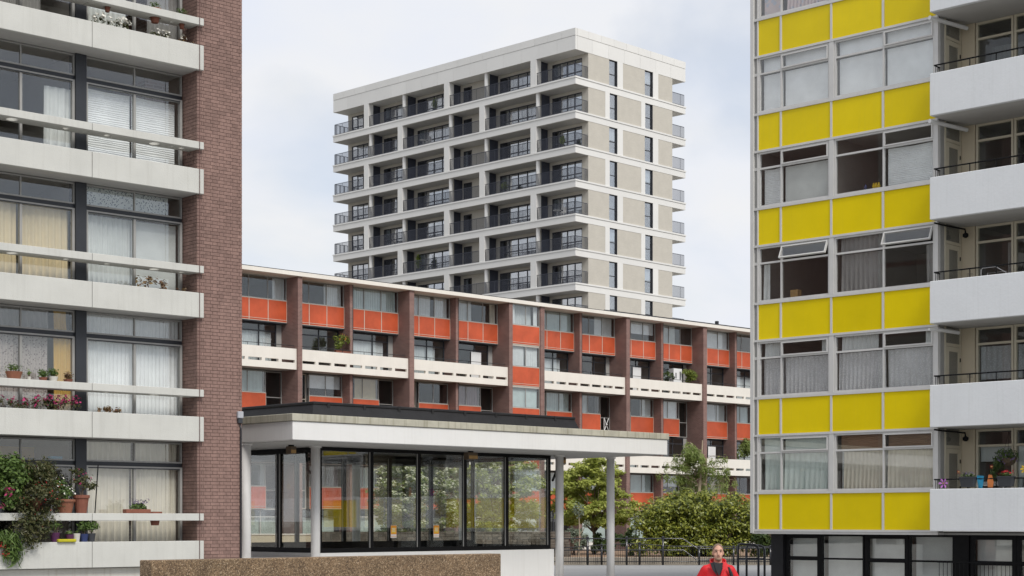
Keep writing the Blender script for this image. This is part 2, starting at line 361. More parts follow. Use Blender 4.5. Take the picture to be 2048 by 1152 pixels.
def window(parent, x0, x1, z0, z1, y, xs=(), zs=(), fw=.04, fd=.07, frame='alu_grey', glass='glass', name='window', panes=True):
    """glazed unit: frame bars are the part, panes its sub-parts; xs / zs are bar centres"""
    mb = MB(); ex = [x0] + list(xs) + [x1]; ez = [z0] + list(zs) + [z1]
    mb.box(x0, x0 + fw, y, y + fd, z0, z1); mb.box(x1 - fw, x1, y, y + fd, z0, z1)
    mb.box(x0 + fw, x1 - fw, y, y + fd, z0, z0 + fw); mb.box(x0 + fw, x1 - fw, y, y + fd, z1 - fw, z1)
    for q in zs: mb.box(x0 + fw, x1 - fw, y + .004, y + fd - .004, q - fw / 2, q + fw / 2)
    for q in xs: mb.box(q - fw / 2, q + fw / 2, y + .008, y + fd - .008, z0 + fw, z1 - fw)
    f = mb.build(name, frame, parent)
    if panes:
        for i in range(len(ex) - 1):
            for j in range(len(ez) - 1):
                a = ex[i] + (fw if i == 0 else fw / 2); b = ex[i + 1] - (fw if i == len(ex) - 2 else fw / 2)
                c = ez[j] + (fw if j == 0 else fw / 2); d = ez[j + 1] - (fw if j == len(ez) - 2 else fw / 2)
                bx('pane', glass, f, a, b, y + fd * .5 - .004, y + fd * .5 + .004, c, d)
    return f
def room(parent, x0, x1, z0, z1, y0, y1, m='room', name='room_shell'):
    mb = MB(); b = mb.v; b += [(x0, y0, z0), (x1, y0, z0), (x1, y1, z0), (x0, y1, z0), (x0, y0, z1), (x1, y0, z1), (x1, y1, z1), (x0, y1, z1)]
    mb.f += [(0, 1, 2, 3), (4, 7, 6, 5), (3, 2, 6, 7), (0, 3, 7, 4), (1, 5, 6, 2)]
    return mb.build(name, m, parent)

def leaf_cloud(name, m, parent, blobs, n, size, seed, up=.4, elong=1.9, shell=.55, droop=0., sunward=.9):
    """n leaf blades spread through ellipsoid clumps: blobs = [(cx,cy,cz,rx,ry,rz), ...]"""
    g = np.random.default_rng(seed); B = np.array(blobs, float)
    vol = (B[:, 3] * B[:, 4] * B[:, 5]) ** .75; k = g.choice(len(B), n, p=vol / vol.sum())
    d = g.normal(size=(n, 3)); d /= np.linalg.norm(d, axis=1)[:, None]
    r = shell + (1 - shell) * g.random(n); r *= 1 + .13 * g.normal(size=n)
    c = B[k, :3] + d * r[:, None] * B[k, 3:]
    nrm = d * .8 + g.normal(size=(n, 3)) * .7; nrm[:, 2] += up; nrm += np.array(TO_SUN) * sunward; nrm /= np.linalg.norm(nrm, axis=1)[:, None]
    t = np.cross(nrm, g.normal(size=(n, 3))); t[:, 2] -= droop; t -= nrm * (t * nrm).sum(1)[:, None]; t /= np.linalg.norm(t, axis=1)[:, None]
    s = np.cross(nrm, t); L_ = size * (.65 + .7 * g.random(n))[:, None]
    W_ = L_ / elong
    v = np.empty((n, 4, 3)); v[:, 0] = c - t * L_ * .5; v[:, 1] = c + s * W_ * .5 + nrm * W_ * .12; v[:, 2] = c + t * L_ * .5; v[:, 3] = c - s * W_ * .5 + nrm * W_ * .12
    me = bpy.data.meshes.new(name); me.vertices.add(n * 4); me.vertices.foreach_set('co', v.reshape(-1))
    me.loops.add(n * 4); me.loops.foreach_set('vertex_index', np.arange(n * 4, dtype=np.int32))
    me.polygons.add(n); me.polygons.foreach_set('loop_start', np.arange(0, n * 4, 4, dtype=np.int32)); me.polygons.foreach_set('loop_total', np.full(n, 4, np.int32))
    me.update(); me.validate()
    return put(name, me, m, parent)
def clumps(c, rad, k, seed, cr=(.3, .5), flat=1., surf=.75):
    """k clump ellipsoids filling an ellipsoid crown"""
    rg = random.Random(seed); o = []
    for i in range(k):
        while True:
            d = Vector((rg.uniform(-1, 1), rg.uniform(-1, 1), rg.uniform(-1, 1)))
            if .1 < d.length <= 1: break
        q = d.normalized() * (surf * rg.random() ** .35 + .06)
        r = rg.uniform(*cr) * min(rad[0], rad[2])
        o.append((c[0] + q.x * rad[0], c[1] + q.y * rad[1], c[2] + q.z * rad[2], r, r, r * flat))
    return o

# ================================================================ ground
g = MB(); g.box(-1500, 1500, -400, 2500, -.5, -.012); struct(g.build('ground', 'earth'))
def paving_grid():
    mb = MB(); mb.box(-45, 60, -20, 76.6, -.3, 0); return mb.build('pavement', 'paving')
pv = struct(paving_grid())
slab = MB().box(-.44, .44, -.29, .29, -.02, .0).mesh('paving_slab', .004)
for i in range(19):            # the strip of flags in front of the railings
    for j in range(4):
        o = put('paving_slab', slab, 'paving', pv, (2.1 + i * .9 + (.45 if j % 2 else 0), 76.15 - j * .6, .006 + random.uniform(-.0015, .0015)))
bed = MB().box(-14, 26, 77.9, 101, -.3, .30); struct(bed.build('planting_bed', 'soil'))
kb = MB().box(1.2, 26, 77.62, 77.88, -.2, .34); struct(kb.build('bed_kerb', 'kerb', bevel=.015))

# ================================================================ apartment block with brick pier and balcony bands (A)
A = thing('apartment_building', 'apartment block with purple-brown brick pier and stacked white concrete balcony bands', 'building', FA.w(0, 0), FA.a)
PIT = 2.652; ZB = [1.646 + PIT * k for k in range(6)]
pier = bx('brick_pier', 'mortar_a', A, .006, 1.129, .006, 1.3, -.1, 17.4)
bx('end_wall', 'brick_b', A, -.5, -.02, 1.31, 9.9, -.1, 17.4)
# flemish bond, pier face and the return beside the windows
st = MB().box(0, .2155, 0, .05, 0, .065).mesh('brick_stretcher', .003); hd = MB().box(0, .1025, 0, .05, 0, .065).mesh('brick_header', .003)
rt_s = MB().box(0, .05, 0, .2155, 0, .065).mesh('brick_return', .003)
for q in (st, hd, rt_s): q.materials.append(MATS['brick_a'])
rest = MB(); nb = 0
for c in range(int(13.9 / .075)):
    z = .9 + c * .075
    x = 0.; seq = ([.2155] if c % 2 == 0 else [.1025, .048]) ; i_ = 0
    while x < 1.135 - .02:
        L_ = seq[i_] if i_ < len(seq) else ((.1025 if (i_ - len(seq)) % 2 == 0 else .2155) if c % 2 == 0 else (.2155 if (i_ - len(seq)) % 2 == 0 else .1025))
        i_ += 1
        e = min(x + L_, 1.135)
        full = abs(e - x - L_) < 1e-4 and L_ > .06
        if full and nb < 300 and z > 2.3 and x > .1:
            put('brick', st if L_ > .2 else hd, None, pier, (x, random.uniform(-.002, .002), z)); nb += 1
        elif e - x > .03:
            dy = random.uniform(-.002, .002); rest.box(x, e, dy, .05, z, z + .065)
        x = e + .01
    y = .052 if c % 2 else .052 + .11
    if c % 2 == 0: rest.box(0, .05, .06, .15, z, z + .065)
    while y < .62:
        e = min(y + .2155, .64); rest.box(random.uniform(-.002, .002), .05, y + .008, e, z, z + .065); y = e + .002
rb = rest.build('brick', 'brick_a', pier); rb['kind'] = 'stuff'
side = MB()
for c in range(int(14.4 / .075)):
    z = .6 + c * .075; y = .06
    while y < 1.1: side.box(1.085, 1.135, y, y + .2155, z, z + .065); y += .2255
so_ = side.build('end_wall_bricks', 'brick_a', pier); so_['kind'] = 'stuff'
MB().tube([(-.004, -.118, .9), (-.004, -.118, 17)], .007, 6).build('lightning_cable', 'pipe_brown', A)
MB().tube([(1.09, -.03, 0), (1.09, -.03, 4.1), (1.09, .03, 4.2)], .02, 8).build('downpipe', 'iron_dark', A)
bx('base_wall', 'conc_base', A, -12, -.002, .06, .5, 0, 1.1)

def shelf_mesh(x0, x1, holes):
    o = put('tmp', MB().box(x0, x1, -.1, .33, 0, .152).mesh('shelf_slab', .006), 'conc_white')
    c = MB()
    for (hx, hr) in holes: c.lathe((hx, .12, -.3), [(hr, 0), (hr, .8)], 20)
    co = put('tmpc', c.mesh('tmpc'), 'conc_white')
    md = o.modifiers.new('b', 'BOOLEAN'); md.object = co; md.operation = 'DIFFERENCE'; md.solver = 'EXACT'
    dg = bpy.context.evaluated_depsgraph_get(); me = bpy.data.meshes.new_from_object(o.evaluated_get(dg)); me.name = 'shelf_slab'
    bpy.data.objects.remove(o); bpy.data.objects.remove(co); return me
sh_r = shelf_mesh(-2.512, .112, [(-2.06, .08), (-.95, .125), (-.53, .055), (-.3, .075)])
sh_l = shelf_mesh(-5.03, -2.522, [(-4.14, .125), (-2.98, .08)])
sh_x = MB().box(-12, -5.04, -.1, .33, 0, .152).mesh('shelf_slab', .006)
BAYS = [(-2.325, -.03), (-4.93, -2.57), (-7.54, -5.18), (-10.1, -7.8)]
for k in range(6):
    zb = ZB[k]; h = .53
    for (a, b) in ((-2.512, .112), (-5.03, -2.522), (-12, -5.04)):
        bx('balcony_front', 'conc_white', A, a, b, -.1, -.006, zb - h, zb, .008)
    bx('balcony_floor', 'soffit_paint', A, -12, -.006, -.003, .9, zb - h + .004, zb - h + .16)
    bx('balcony_lining', 'conc_white', A, -12, -.01, -.004, .05, zb - h + .165, zb - .006)
    for me in (sh_r, sh_l, sh_x): put('plant_shelf', me, 'conc_white', A, (0, 0, zb + .43))
    for i, (x0, x1) in enumerate(BAYS):
        xm = (x0 + x1) / 2
        bx('window_post', 'dark_panel', A, x0 - .245, x0 - .003, .5, .8, zb - h + .17, zb + 2.118)
        t = window(A, x0, x1, zb + 1.665, zb + 2.11, .56, xs=(xm,), fw=.032, fd=.06)
        bx('window_band', 'dark_panel', A, x0, x1, .575, .66, zb + 1.585, zb + 1.662)
        f = window(A, x0, x1, zb - .33, zb + 1.58, .55, xs=(xm,), fw=.055, fd=.08)
        MB().box(x0 + .06, x1 - .06, .535, .548, zb + 1.525, zb + 1.545).build('track', 'dark_panel', f)
        if i < 3: room(A, x0 - .1, x1 + .02, zb - .36, zb + 2.118, .67, 4.2)
        y = .74
        C_ = lambda m, a, b, z0=-.3, z1=1.55, kd='pleat', yy=y, s=0, W=None: curtain(W or f, a, b, zb + z0, zb + z1, yy, m, kd, seed=k * 7 + i + s)
        T_ = lambda m, a, b, kd='pleat', s=3: curtain(t, a, b, zb + 1.67, zb + 2.1, y, m, kd, seed=k * 7 + i + s)
        if i == 0:
            if k == 5: C_('cur_grey', x0, x1)
            if k == 4: C_('blind_grey', x0, xm - .1, .2); C_('cur_grey', xm + .4, x1)
            if k == 3: C_('blind_white', x0 + .02, xm - .02, .05, 1.5, 'slat'); C_('blind_white', xm + .02, x1 - .08, .05, 1.5, 'slat')
            if k == 2: C_('sheet', x0, xm - .01, -.3, 1.52, 'pleat'); C_('sheet', xm + .01, x1 - .04, -.3, 1.52, 'blind', y + .02); T_('cur_blue_print', x0, xm, 'blind'); T_('cur_blue_print', xm, x1 - .25, 'blind')
            if k == 1: C_('blind_white', x0, x1, -.2, 1.55, 'vertical'); T_('blind_white', x0, x1, 'vertical')
            if k == 0: C_('cur_cream', x0 + .05, xm - .01); C_('cur_cream', xm + .01, x1 - .02, s=1); T_('cur_cream', x0 + .1, xm); T_('cur_cream', xm + .08, x1)
        if i == 1:
            if k == 5 or k == 4: C_('cur_grey', xm - .4, xm + .5)
            if k == 3: C_('blind_grey', xm + .6, x1, -.3, 1.4, 'pleat')
            if k == 2: C_('cur_beige', x0 + .4, xm - .03); C_('cur_beige', xm + .03, x1 - .05, s=2)
            if k == 1: C_('cur_grey_print', x0 + .3, x1 - .5); C_('cur_mustard', x1 - .42, x1 - .05, yy=y - .08); C_('cur_mustard', x0 + .25, x0 + .65, yy=y - .08); T_('cur_grey', x0, x1 - .5); T_('cur_mustard', x1 - .4, x1 - .1); T_('cur_mustard', x0 + .3, x0 + .6)
            if k == 0:
                C_('cur_grey', x0, x0 + .5)
        if i > 1: C_('cur_cream', x0, x1)
# a few furnishings seen through the panes
MB().box(-4.0, -2.65, 2.2, 2.26, ZB[0] + 1.5, ZB[0] + 2.0).build('cupboard', 'cur_mustard', A)
MB().box(-2.98, -2.72, .8, .95, ZB[0] + 1.67, ZB[0] + 1.76).build('folded_towel', 'cloth_blue', A)
bx('roof_slab', 'conc_white', A, -12, -.02, -.1, 9.9, 17.41, 17.8)

# ================================================================ pavilion (E)
P = thing('pavilion', 'white flat-roofed glazed pavilion on round columns with a black roof upstand', 'pavilion', FE.w(0, 0), FE.a)
LEN, DEP = 12.99, 8.2
bx('roof_fascia', 'pav_white', P, 0, LEN, 0, DEP, 3.915, 4.345, .012)
bx('soffit', 'soffit_paint', P, .18, LEN - .18, .18, DEP - .18, 3.902, 3.914)
bx('coping', 'pav_coping', P, -.035, LEN + .035, -.035, DEP + .035, 4.348, 4.517, .01)
# black upstand with sloping ends
u0, u1, v0, v1 = 2.4, 11.7, 2.4, 5.9
ub = MB(); ub.v += [(u0 - .22, v0 - .22, 4.5), (u1 + .12, v0 - .22, 4.5), (u1 + .12, v1 + .2, 4.5), (u0 - .22, v1 + .2, 4.5), (u0, v0, 4.97), (u1, v0, 4.97), (u1, v1, 4.97), (u0, v1, 4.97)]
ub.f += [(0, 1, 5, 4), (1, 2, 6, 5), (2, 3, 7, 6), (3, 0, 4, 7), (4, 5, 6, 7)]
up = ub.build('roof_upstand', 'bitumen', P)
bx('flashing', 'bitumen', up, u0 - .03, u1 + .03, v0 - .03, v1 + .03, 4.955, 5.03, .015)
for i in range(8):
    x = u0 + .4 + i * 1.15
    bx('felt_lap', 'bitumen', up, x, x + .08, v0 - .045, v0 - .032, 4.8, 5.02)
MB().tube([(u1 + .2, 2.0, 4.56), (LEN - .3, 1.0, 4.54)], .02, 6).build('roof_cable', 'grey_box', P)
for (x, y, z0) in ((.15, 2.05, 0), (2.2, 2.05, 0), (10.74, 2.05, 0), (12.85, 2.05, 0), (6.7, 6.1, 0), (10.74, 6.1, 0), (2.2, 6.1, 0)):
    mb = MB(); mb.lathe((x, y, z0), [(.115, 0), (.115, 3.9)], 24); c = mb.build('column', 'column_paint', P, smooth=False)
    for poly in c.data.polygons: poly.use_smooth = len(poly.vertices) == 4
    MB().lathe((x, y, 3.86), [(.15, 0), (.15, .041)], 20).build('collar', 'column_paint', c)
# plinth and floor
bx('plinth', 'pav_white', P, 2.36, 10.62, 2.14, 5.52, 0, 1.268, .01)
bx('landing', 'pav_white', P, -1.4, 2.33, 1.9, 5.6, 0, 1.165, .01)
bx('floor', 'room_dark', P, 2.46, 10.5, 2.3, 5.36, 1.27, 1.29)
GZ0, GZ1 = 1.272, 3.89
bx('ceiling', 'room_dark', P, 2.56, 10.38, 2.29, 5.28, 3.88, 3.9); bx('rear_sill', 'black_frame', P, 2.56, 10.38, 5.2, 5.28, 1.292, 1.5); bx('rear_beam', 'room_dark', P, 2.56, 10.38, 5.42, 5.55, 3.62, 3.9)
MX = [2.44, 4.085, 5.67, 7.29, 8.835, 10.48]
def glazing(y, nm):
    mb = MB()
    for i, x in enumerate(MX):
        w_ = .1 if i in (0, 5) else .085
        mb.box(x - w_ / 2 + (.05 if i == 0 else 0), x + w_ / 2 - (.02 if i == 5 else 0), y, y + .11, GZ0, GZ1)
    for i in range(5):
        mb.box(MX[i] + .05, MX[i + 1] - .045, y + .005, y + .105, GZ0, GZ0 + .11); mb.box(MX[i] + .05, MX[i + 1] - .045, y + .005, y + .105, GZ1 - .08, GZ1)
    f = mb.build(nm, 'black_frame', P)
    for i in range(5):
        a, b = MX[i] + .048, MX[i + 1] - .044
        bx('pane', 'glass_pavilion', f, a, b, y + .05, y + .058, GZ0 + .108, GZ1 - .078)
        bd_ = MB().box(b - .022, b - .002, y + .02, y + .045, GZ0 + .112, GZ1 - .085); bd_.build('glazing_bead', 'alu_grey', f)
    return f
fr_front = glazing(2.17, 'front_glazing'); glazing(5.3, 'rear_glazing')
for xx, nm in ((2.44, 'side_glazing'), (10.4, 'side_glazing')):
    mb = MB(); YS = [2.29, 3.95, 5.29]
    mb.box(xx + .005, xx + .1, 3.9, 4.0, GZ0, GZ1)
    for a, b in ((2.285, 3.9), (4.0, 5.295)):
        mb.box(xx + .01, xx + .095, a, b, GZ0, GZ0 + .12); mb.box(xx + .01, xx + .095, a, b, GZ1 - .12, GZ1)
    f = mb.build(nm, 'black_frame', P)
    for a, b in ((2.285, 3.9), (4.0, 5.295)):
        bx('pane', 'glass_pavilion', f, xx + .05, xx + .058, a, b, GZ0 + .12, GZ1 - .12)
        bx('glazing_bead', 'alu_grey', f, xx - .004, xx + .008, b - .045 if a < 3 else a + .01, b - .005 if a < 3 else a + .05, GZ0 + .12, GZ1 - .12)
MB().tube([(2.3, 2.55, 3.75), (2.75, 3.1, 3.35), (3.0, 3.3, 3.28)], .035, 8).build('brace', 'black_frame', P)
MB().tube([(10.62, 2.2, 3.2), (10.78, 2.3, 3.3), (11.0, 2.4, 3.55), (11.0, 2.4, 3.88)], .035, 8).build('brace', 'black_frame', P)
def floodlight(x, y, sx, label):
    t = thing('floodlight', label, 'light', FE.w(x, y, 3.9), FE.a, 'lights under the pavilion roof')
    bx('housing', 'brown_box', t, -sx, sx, -.1, .1, -.22, -.035, .012); bx('mount', 'black_frame', t, -.05, .05, -.05, .05, -.04, 0); bx('lens', 'wood', t, -sx + .02, sx - .02, -.106, -.1, -.2, -.12)
floodlight(6.95, 1.6, .17, 'brown box floodlight under the pavilion soffit above the middle panes')
floodlight(1.35, 1.9, .09, 'small dark lamp under the pavilion soffit between the two near columns')
floodlight(11.15, 2.35, .07, 'small black lamp fixed high beside the pavilion column at the glass end')
def poster(x, label):
    t = thing('notice', label, 'notice', FE.w(x, 2.22, 0), FE.a, 'orange notices stuck on the pavilion glass')
    w_ = .098
    bx('sheet', 'poster_paper', t, -w_, w_, -.006, -.003, 1.63, 1.95)
    bx('print_block', 'poster_orange', t, -w_ + .004, w_ - .004, -.0075, -.0062, 1.66, 1.945)
    bx('print_block', 'poster_yellow', t, -w_ + .03, w_ - .03, -.009, -.0077, 1.75, 1.89)
    for i, ww in enumerate((.06, .05, .062)):
        bx('print_line', 'poster_paper', t, -ww, ww, -.0104, -.0092, 1.865 - i * .035, 1.878 - i * .035)
    bx('print_block', 'poster_paper', t, -w_ + .006, w_ - .006, -.0089, -.0077, 1.672, 1.72)
poster(4.825, 'orange and white notice on the second pavilion pane'); poster(6.285, 'orange and white notice on the third pavilion pane')
al = thing('alarm_box', 'small grey box fixed high on the brick pier corner', 'alarm box', FA.w(1.06, 0, 4.36), FA.a)
bx('cover', 'grey_box', al, -.07, .07, -.08, -.002, -.05, .1, .012); bx('base', 'charcoal_plastic', al, -.05, .06, -.06, -.002, -.16, -.055, .01)

# ================================================================ low exposed-aggregate wall near the camera
FW = Frame((-4.749, 22.), 43.86)
W = tag(bx('aggregate_wall', 'aggregate', None, 0, 6.35, 0, .3, -.05, 1.56, .012), 'low brown exposed-aggregate concrete wall in front of the pavilion', 'wall')
W.location = FW.w(0, 0); W.rotation_euler = (0, 0, FW.a)

# ================================================================ yellow-panelled block (D)
D = thing('apartment_building', 'apartment block with bright yellow spandrel panels and white balconies', 'building', FD.w(0, 0), FD.a)
YB = [1.826 + 2.662 * k for k in range(7)]; PH = .985
PANX = [(0., .73), (.79, 2.36), (2.42, 3.95), (4.02, 5.56)]
def yellow_bay(X, full=True):
    bx('corner_strip', 'alu_white', D, X - .24, X - .135, -.06, .12, 1.72, 17.6)
    bx('corner_recess', 'alu_grey', D, X - .134, X - .036, .02, .12, 1.74, 17.6)
    for k in range(6):
        yb = YB[k]; yt = yb + PH; yn = YB[k + 1]
        for (a, b) in PANX: bx('yellow_panel', 'yellow', D, X + a, X + b, 0, .02, yb, yt)
        mb = MB()
        for q in (-.02, .76, 2.39, 3.985, 5.575): mb.box(X + q - .03 + (.015 if q < 0 else 0), X + q + .03, -.025, .03, yb, yt)
        mb.box(X - .14, X + 5.6, -.04, .03, yb - .06, yb - .001); mb.box(X - .14, X + 5.6, -.035, .03, yt + .001, yt + .07)
        mb.build('panel_frame', 'alu_white', D)
        bx('spandrel_wall', 'room', D, X - .13, X + 5.6, .04, .25, yb - .05, yt + .06)
        z0 = yt + .072; z1 = yn - .062; zt = yt + 1.16
        mb = MB(); mb.box(X + 2.335, X + 2.475, -.03, .09, z0, z1); mb.box(X + 5.5, X + 5.6, -.02, .1, z0, z1); mb.box(X - .035, X + .0, -.02, .1, z0, z1)
        mb.box(X - .13, X + .0, -.01, .03, zt - .04, zt + .04)
        mb.build('mullion', 'alu_white', D)
        f1 = window(D, X + .002, X + 2.33, z0, z1, 0, xs=(.755 + X,), zs=(zt,), fw=.05, fd=.08, frame='alu_white', panes=False)
        f2 = window(D, X + 2.48, X + 5.495, z0, z1, 0, xs=(3.985 + X,), zs=(zt,), fw=.05, fd=.08, frame='alu_white', panes=False)
        cells = []
        for f, a, b, opn in ((f1, .052, .73, 0), (f1, .78, 2.28, 1), (f2, 2.53, 3.96, 0), (f2, 4.01, 5.445, 1)):
            bx('pane', 'glass', f, X + a, X + b, .04, .047, z0 + .05, zt - .026)
            if not opn: bx('pane', 'glass', f, X + a, X + b, .04, .047, zt + .026, z1 - .05)
            else:   # opening light: sash hung at its top edge
                ang = R(-24) if (k == 2 and full) else 0.
                sash = MB(); w_ = b - a; h_ = z1 - .05 - zt - .026; s = .035
                sash.box(0, s, -.03, .03, -h_, 0); sash.box(w_ - s, w_, -.03, .03, -h_, 0); sash.box(s, w_ - s, -.03, .03, -s, 0); sash.box(s, w_ - s, -.03, .03, -h_, -h_ + s)
                so_ = sash.build('opening_light', 'alu_white', f); so_.location = (X + a, .0, z1 - .052); so_.rotation_euler = (ang, 0, 0)
                bx('sash_pane', 'glass', D, 0, 1, 0, 1, 0, 1) if False else None
                pm = MB().box(s, w_ - s, -.004, .004, -h_ + s, -s); po = pm.build('pane', 'glass', f); po.location = so_.location; po.rotation_euler = so_.rotation_euler
        room(D, X - .1, X + 2.42, yt, yn, .26, 4.5, 'room'); room(D, X + 2.43, X + 5.6, yt, yn, .26, 4.5, 'room')
        if not full: continue
        Cu = lambda a, b, m, kd='pleat', lo=1, y=.16, s=0: curtain((f1 if a < 2.3 else f2), X + a, X + b, (z0 - .02) if lo == 1 else zt + .03, (zt - .03) if lo == 1 else z1 - .02, y, m, kd, seed=k * 11 + int(a * 3) + s)
        if k == 5: Cu(.1, .7, 'cur_pink', 'blind'); Cu(.85, 2.2, 'cur_pink'); Cu(2.6, 3.9, 'cur_pink'); Cu(4.1, 5.4, 'blind_white', 'blind')
        if k == 4:
            for (a, b) in ((.08, .73), (.8, 2.27), (2.55, 3.96), (4.02, 5.44)):
                Cu(a, b, 'blind_white', 'blind'); Cu(a, b, 'blind_white', 'blind', 0)
        if k == 3: Cu(.1, .72, 'blind_white', 'slat'); Cu(.8, 2.28, 'blind_grey', 'blind'); Cu(4.04, 5.44, 'blind_white', 'slat')
        if k == 2: Cu(.1, .3, 'cur_white'); Cu(2.62, 3.9, 'cur_grey'); Cu(5.15, 5.42, 'cur_grey'); Cu(2.6, 3.9, 'cur_grey', 'pleat', 0)
        if k == 1:
            for (a, b) in ((.08, .73), (.8, 2.27), (2.55, 3.96), (4.02, 5.44)): Cu(a, b, 'lace'); Cu(a, b, 'lace', 'pleat', 1, .22, 2)
            Cu(.15, .7, 'cur_white', 'pleat', 0); Cu(2.0, 2.27, 'cur_white', 'pleat', 0); Cu(2.65, 3.75, 'cur_white', 'pleat', 0); Cu(5.15, 5.42, 'cur_white', 'pleat', 0)
        if k == 0:
            Cu(.1, .72, 'cur_mint'); Cu(.8, 2.25, 'cur_mint'); Cu(.1, .72, 'cur_mint', 'blind', 0); Cu(.8, 2.25, 'cur_mint', 'blind', 0)
            Cu(2.7, 3.95, 'cur_cream'); Cu(4.05, 5.42, 'cur_cream'); Cu(2.6, 3.95, 'blind_brown', 'slat', 0); Cu(4.05, 5.42, 'blind_brown', 'slat', 0)
            Cu(2.55, 3.95, 'blind_grey', 'slat', 1, .28); Cu(4.0, 5.44, 'blind_grey', 'slat', 1, .28)
    bx('base_fascia', 'alu_white', D, X - .2, X + 5.6, -.02, .3, 1.70, 1.762)
yellow_bay(0.); yellow_bay(10.54, False)
BX0, BX1, BD = 5.612, 10.2, 1.19
for k in range(7):
    yb = YB[k]
    if k < 7:
        bal = bx('balcony_front', 'render_white', D, BX0, BX1, -.463, -.33, yb - .025, yb + 1.055, .012)
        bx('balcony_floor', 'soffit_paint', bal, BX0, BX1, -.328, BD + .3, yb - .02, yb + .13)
        bx('balcony_back', 'render_white', bal, BX0, BX0 + .1, -.328, -.02, yb + .135, yb + 1.05)
    if k == 6: break
    zf = yb + .13; zc = YB[k + 1] - .022
    hr = MB(); zr = yb + 1.3
    hr.tube([(BX0 + .02, .02, zr), (BX0 + .02, -.27, zr), (BX1 - .03, -.27, zr)], .02, 6)
    for i in range(7): hr.tube([(BX0 + .3 + i * .72, -.27, yb + .8), (BX0 + .3 + i * .72, -.27, zr)], .013, 6)
    for i in range(3): hr.tube([(BX0 + .05, -.24 + i * .1, yb + .9), (BX0 + .05, -.24 + i * .1, zr)], .01, 6)
    hr.build('handrail', 'black_frame', D)
    # return wall with the balcony door
    bx('door_reveal', 'alu_grey', D, BX0 - .012, BX0 - .002, .101, .29, zf, zc)
    dr = MB(); dr.box(BX0 - .03, BX0 + .02, .30, .36, zf, zc); dr.box(BX0 - .03, BX0 + .02, 1.1, 1.16, zf, zc); dr.box(BX0 - .03, BX0 + .02, .361, 1.099, zf + 2.0, zf + 2.08)
    df = dr.build('door_frame', 'cream_frame', D)
    leaf = MB(); y0, y1, h0, h1 = .365, 1.095, zf + .02, zf + 1.99
    leaf.box(BX0 - .02, BX0 + .012, y0, y0 + .16, h0, h1); leaf.box(BX0 - .02, BX0 + .012, y1 - .1, y1, h0, h1); leaf.box(BX0 - .02, BX0 + .012, y0 + .161, y1 - .101, h1 - .12, h1); leaf.box(BX0 - .02, BX0 + .012, y0 + .161, y1 - .101, h0, h0 + .3)
    dl = leaf.build('door', 'cream_frame', D)
    bx('pane', 'glass_dim', dl, BX0 - .006, BX0 + .0, y0 + .16, y1 - .1, h0 + .3, h1 - .12)
    for hz in (.9, 1.6): bx('hinge', 'black_frame', dl, BX0 + .013, BX0 + .03, y1 - .01, y1 + .02, h0 + hz, h0 + hz + .1)
    bx('pane', 'glass_dim', df, BX0 - .01, BX0 - .004, .36, 1.1, zf + 2.08, zc)
    room(D, BX0 - .3, BX0 - .031, zf, zc, .28, 1.18, 'room')
    # back wall and its window
    bx('back_wall', 'cream_wall', D, BX0 + .002, 6.0, BD, BD + .2, zf + .002, zc - .002)
    bx('back_wall', 'cream_wall', D, 6.0, BX1, BD, BD + .2, zf + .002, zf + .62)
    for (hx, hz) in [(5.78 + .035 * i, zf + 1.2 + .035 * j) for i in range(5) for j in range(3)]: bx('vent_slot', 'black_frame', D, hx, hx + .014, BD - .003, BD + .001, hz, hz + .014)
    ex = dict(frame='cream_frame', glass='glass_dim')
    for a, b in ((6.02, 7.07), (7.09, 8.6), (8.62, BX1)):
        f = window(D, a, b, zf + .63, zc - .005, BD + .03, zs=(zc - .44,), fw=.06, fd=.1, **ex)
        if k == 1: curtain(f, a + .05, b - .05, zf + 1.15, zc - .5, BD + .2, 'lace', 'pleat', a * 3)
        if k == 0: curtain(f, a + .05, b - .05, zc - .85 if a < 7 else zf + .7, zc - .45, BD + .2, 'blind_grey', 'blind' if a < 7 else 'pleat', 2)
        if k == 4: curtain(f, a + .05, b - .05, zf + .7, zc - .5, BD + .8, 'cur_grey', 'pleat', 4)
        if k == 2: curtain(f, b - .25, b - .05, zf + .7, zc - .5, BD + .2, 'cur_grey', 'pleat', 5)
    room(D, 6.0, BX1, zf + .3, zc, BD + .21, 4.5, 'room')
    bx('side_wall', 'cream_wall', D, BX1 - .05, BX1 + .04, .0, BD, zf + .002, zc - .002)
    if k in (4, 3): MB().tube([(5.52, -.3, zc - .09), (5.60, .1, zc - .1), (5.88, 1.0, zc - .16)], .055, 12).build('rolled_awning', 'white_gloss', D)
    if k == 1: MB().tube([(5.5, -.3, zc - .13), (5.64, .1, zc - .13), (5.8, .7, zc - .16)], [.035, .05, .05], 10).build('rolled_awning', 'white_gloss', D)
    if k in (2, 0):
        b_ = MB(); b_.tube([(5.6, -.2, zc - .05), (5.66, .1, zc - .07), (5.85, .95, zc - .1), (5.86, .96, zc - .2)], .022, 8); b_.lathe((5.86, .96, zc - .32), [(.03, 0), (.075, .03), (.075, .1), (.03, .13)], 12)
        b_.build('lamp_bracket', 'black_frame', D)
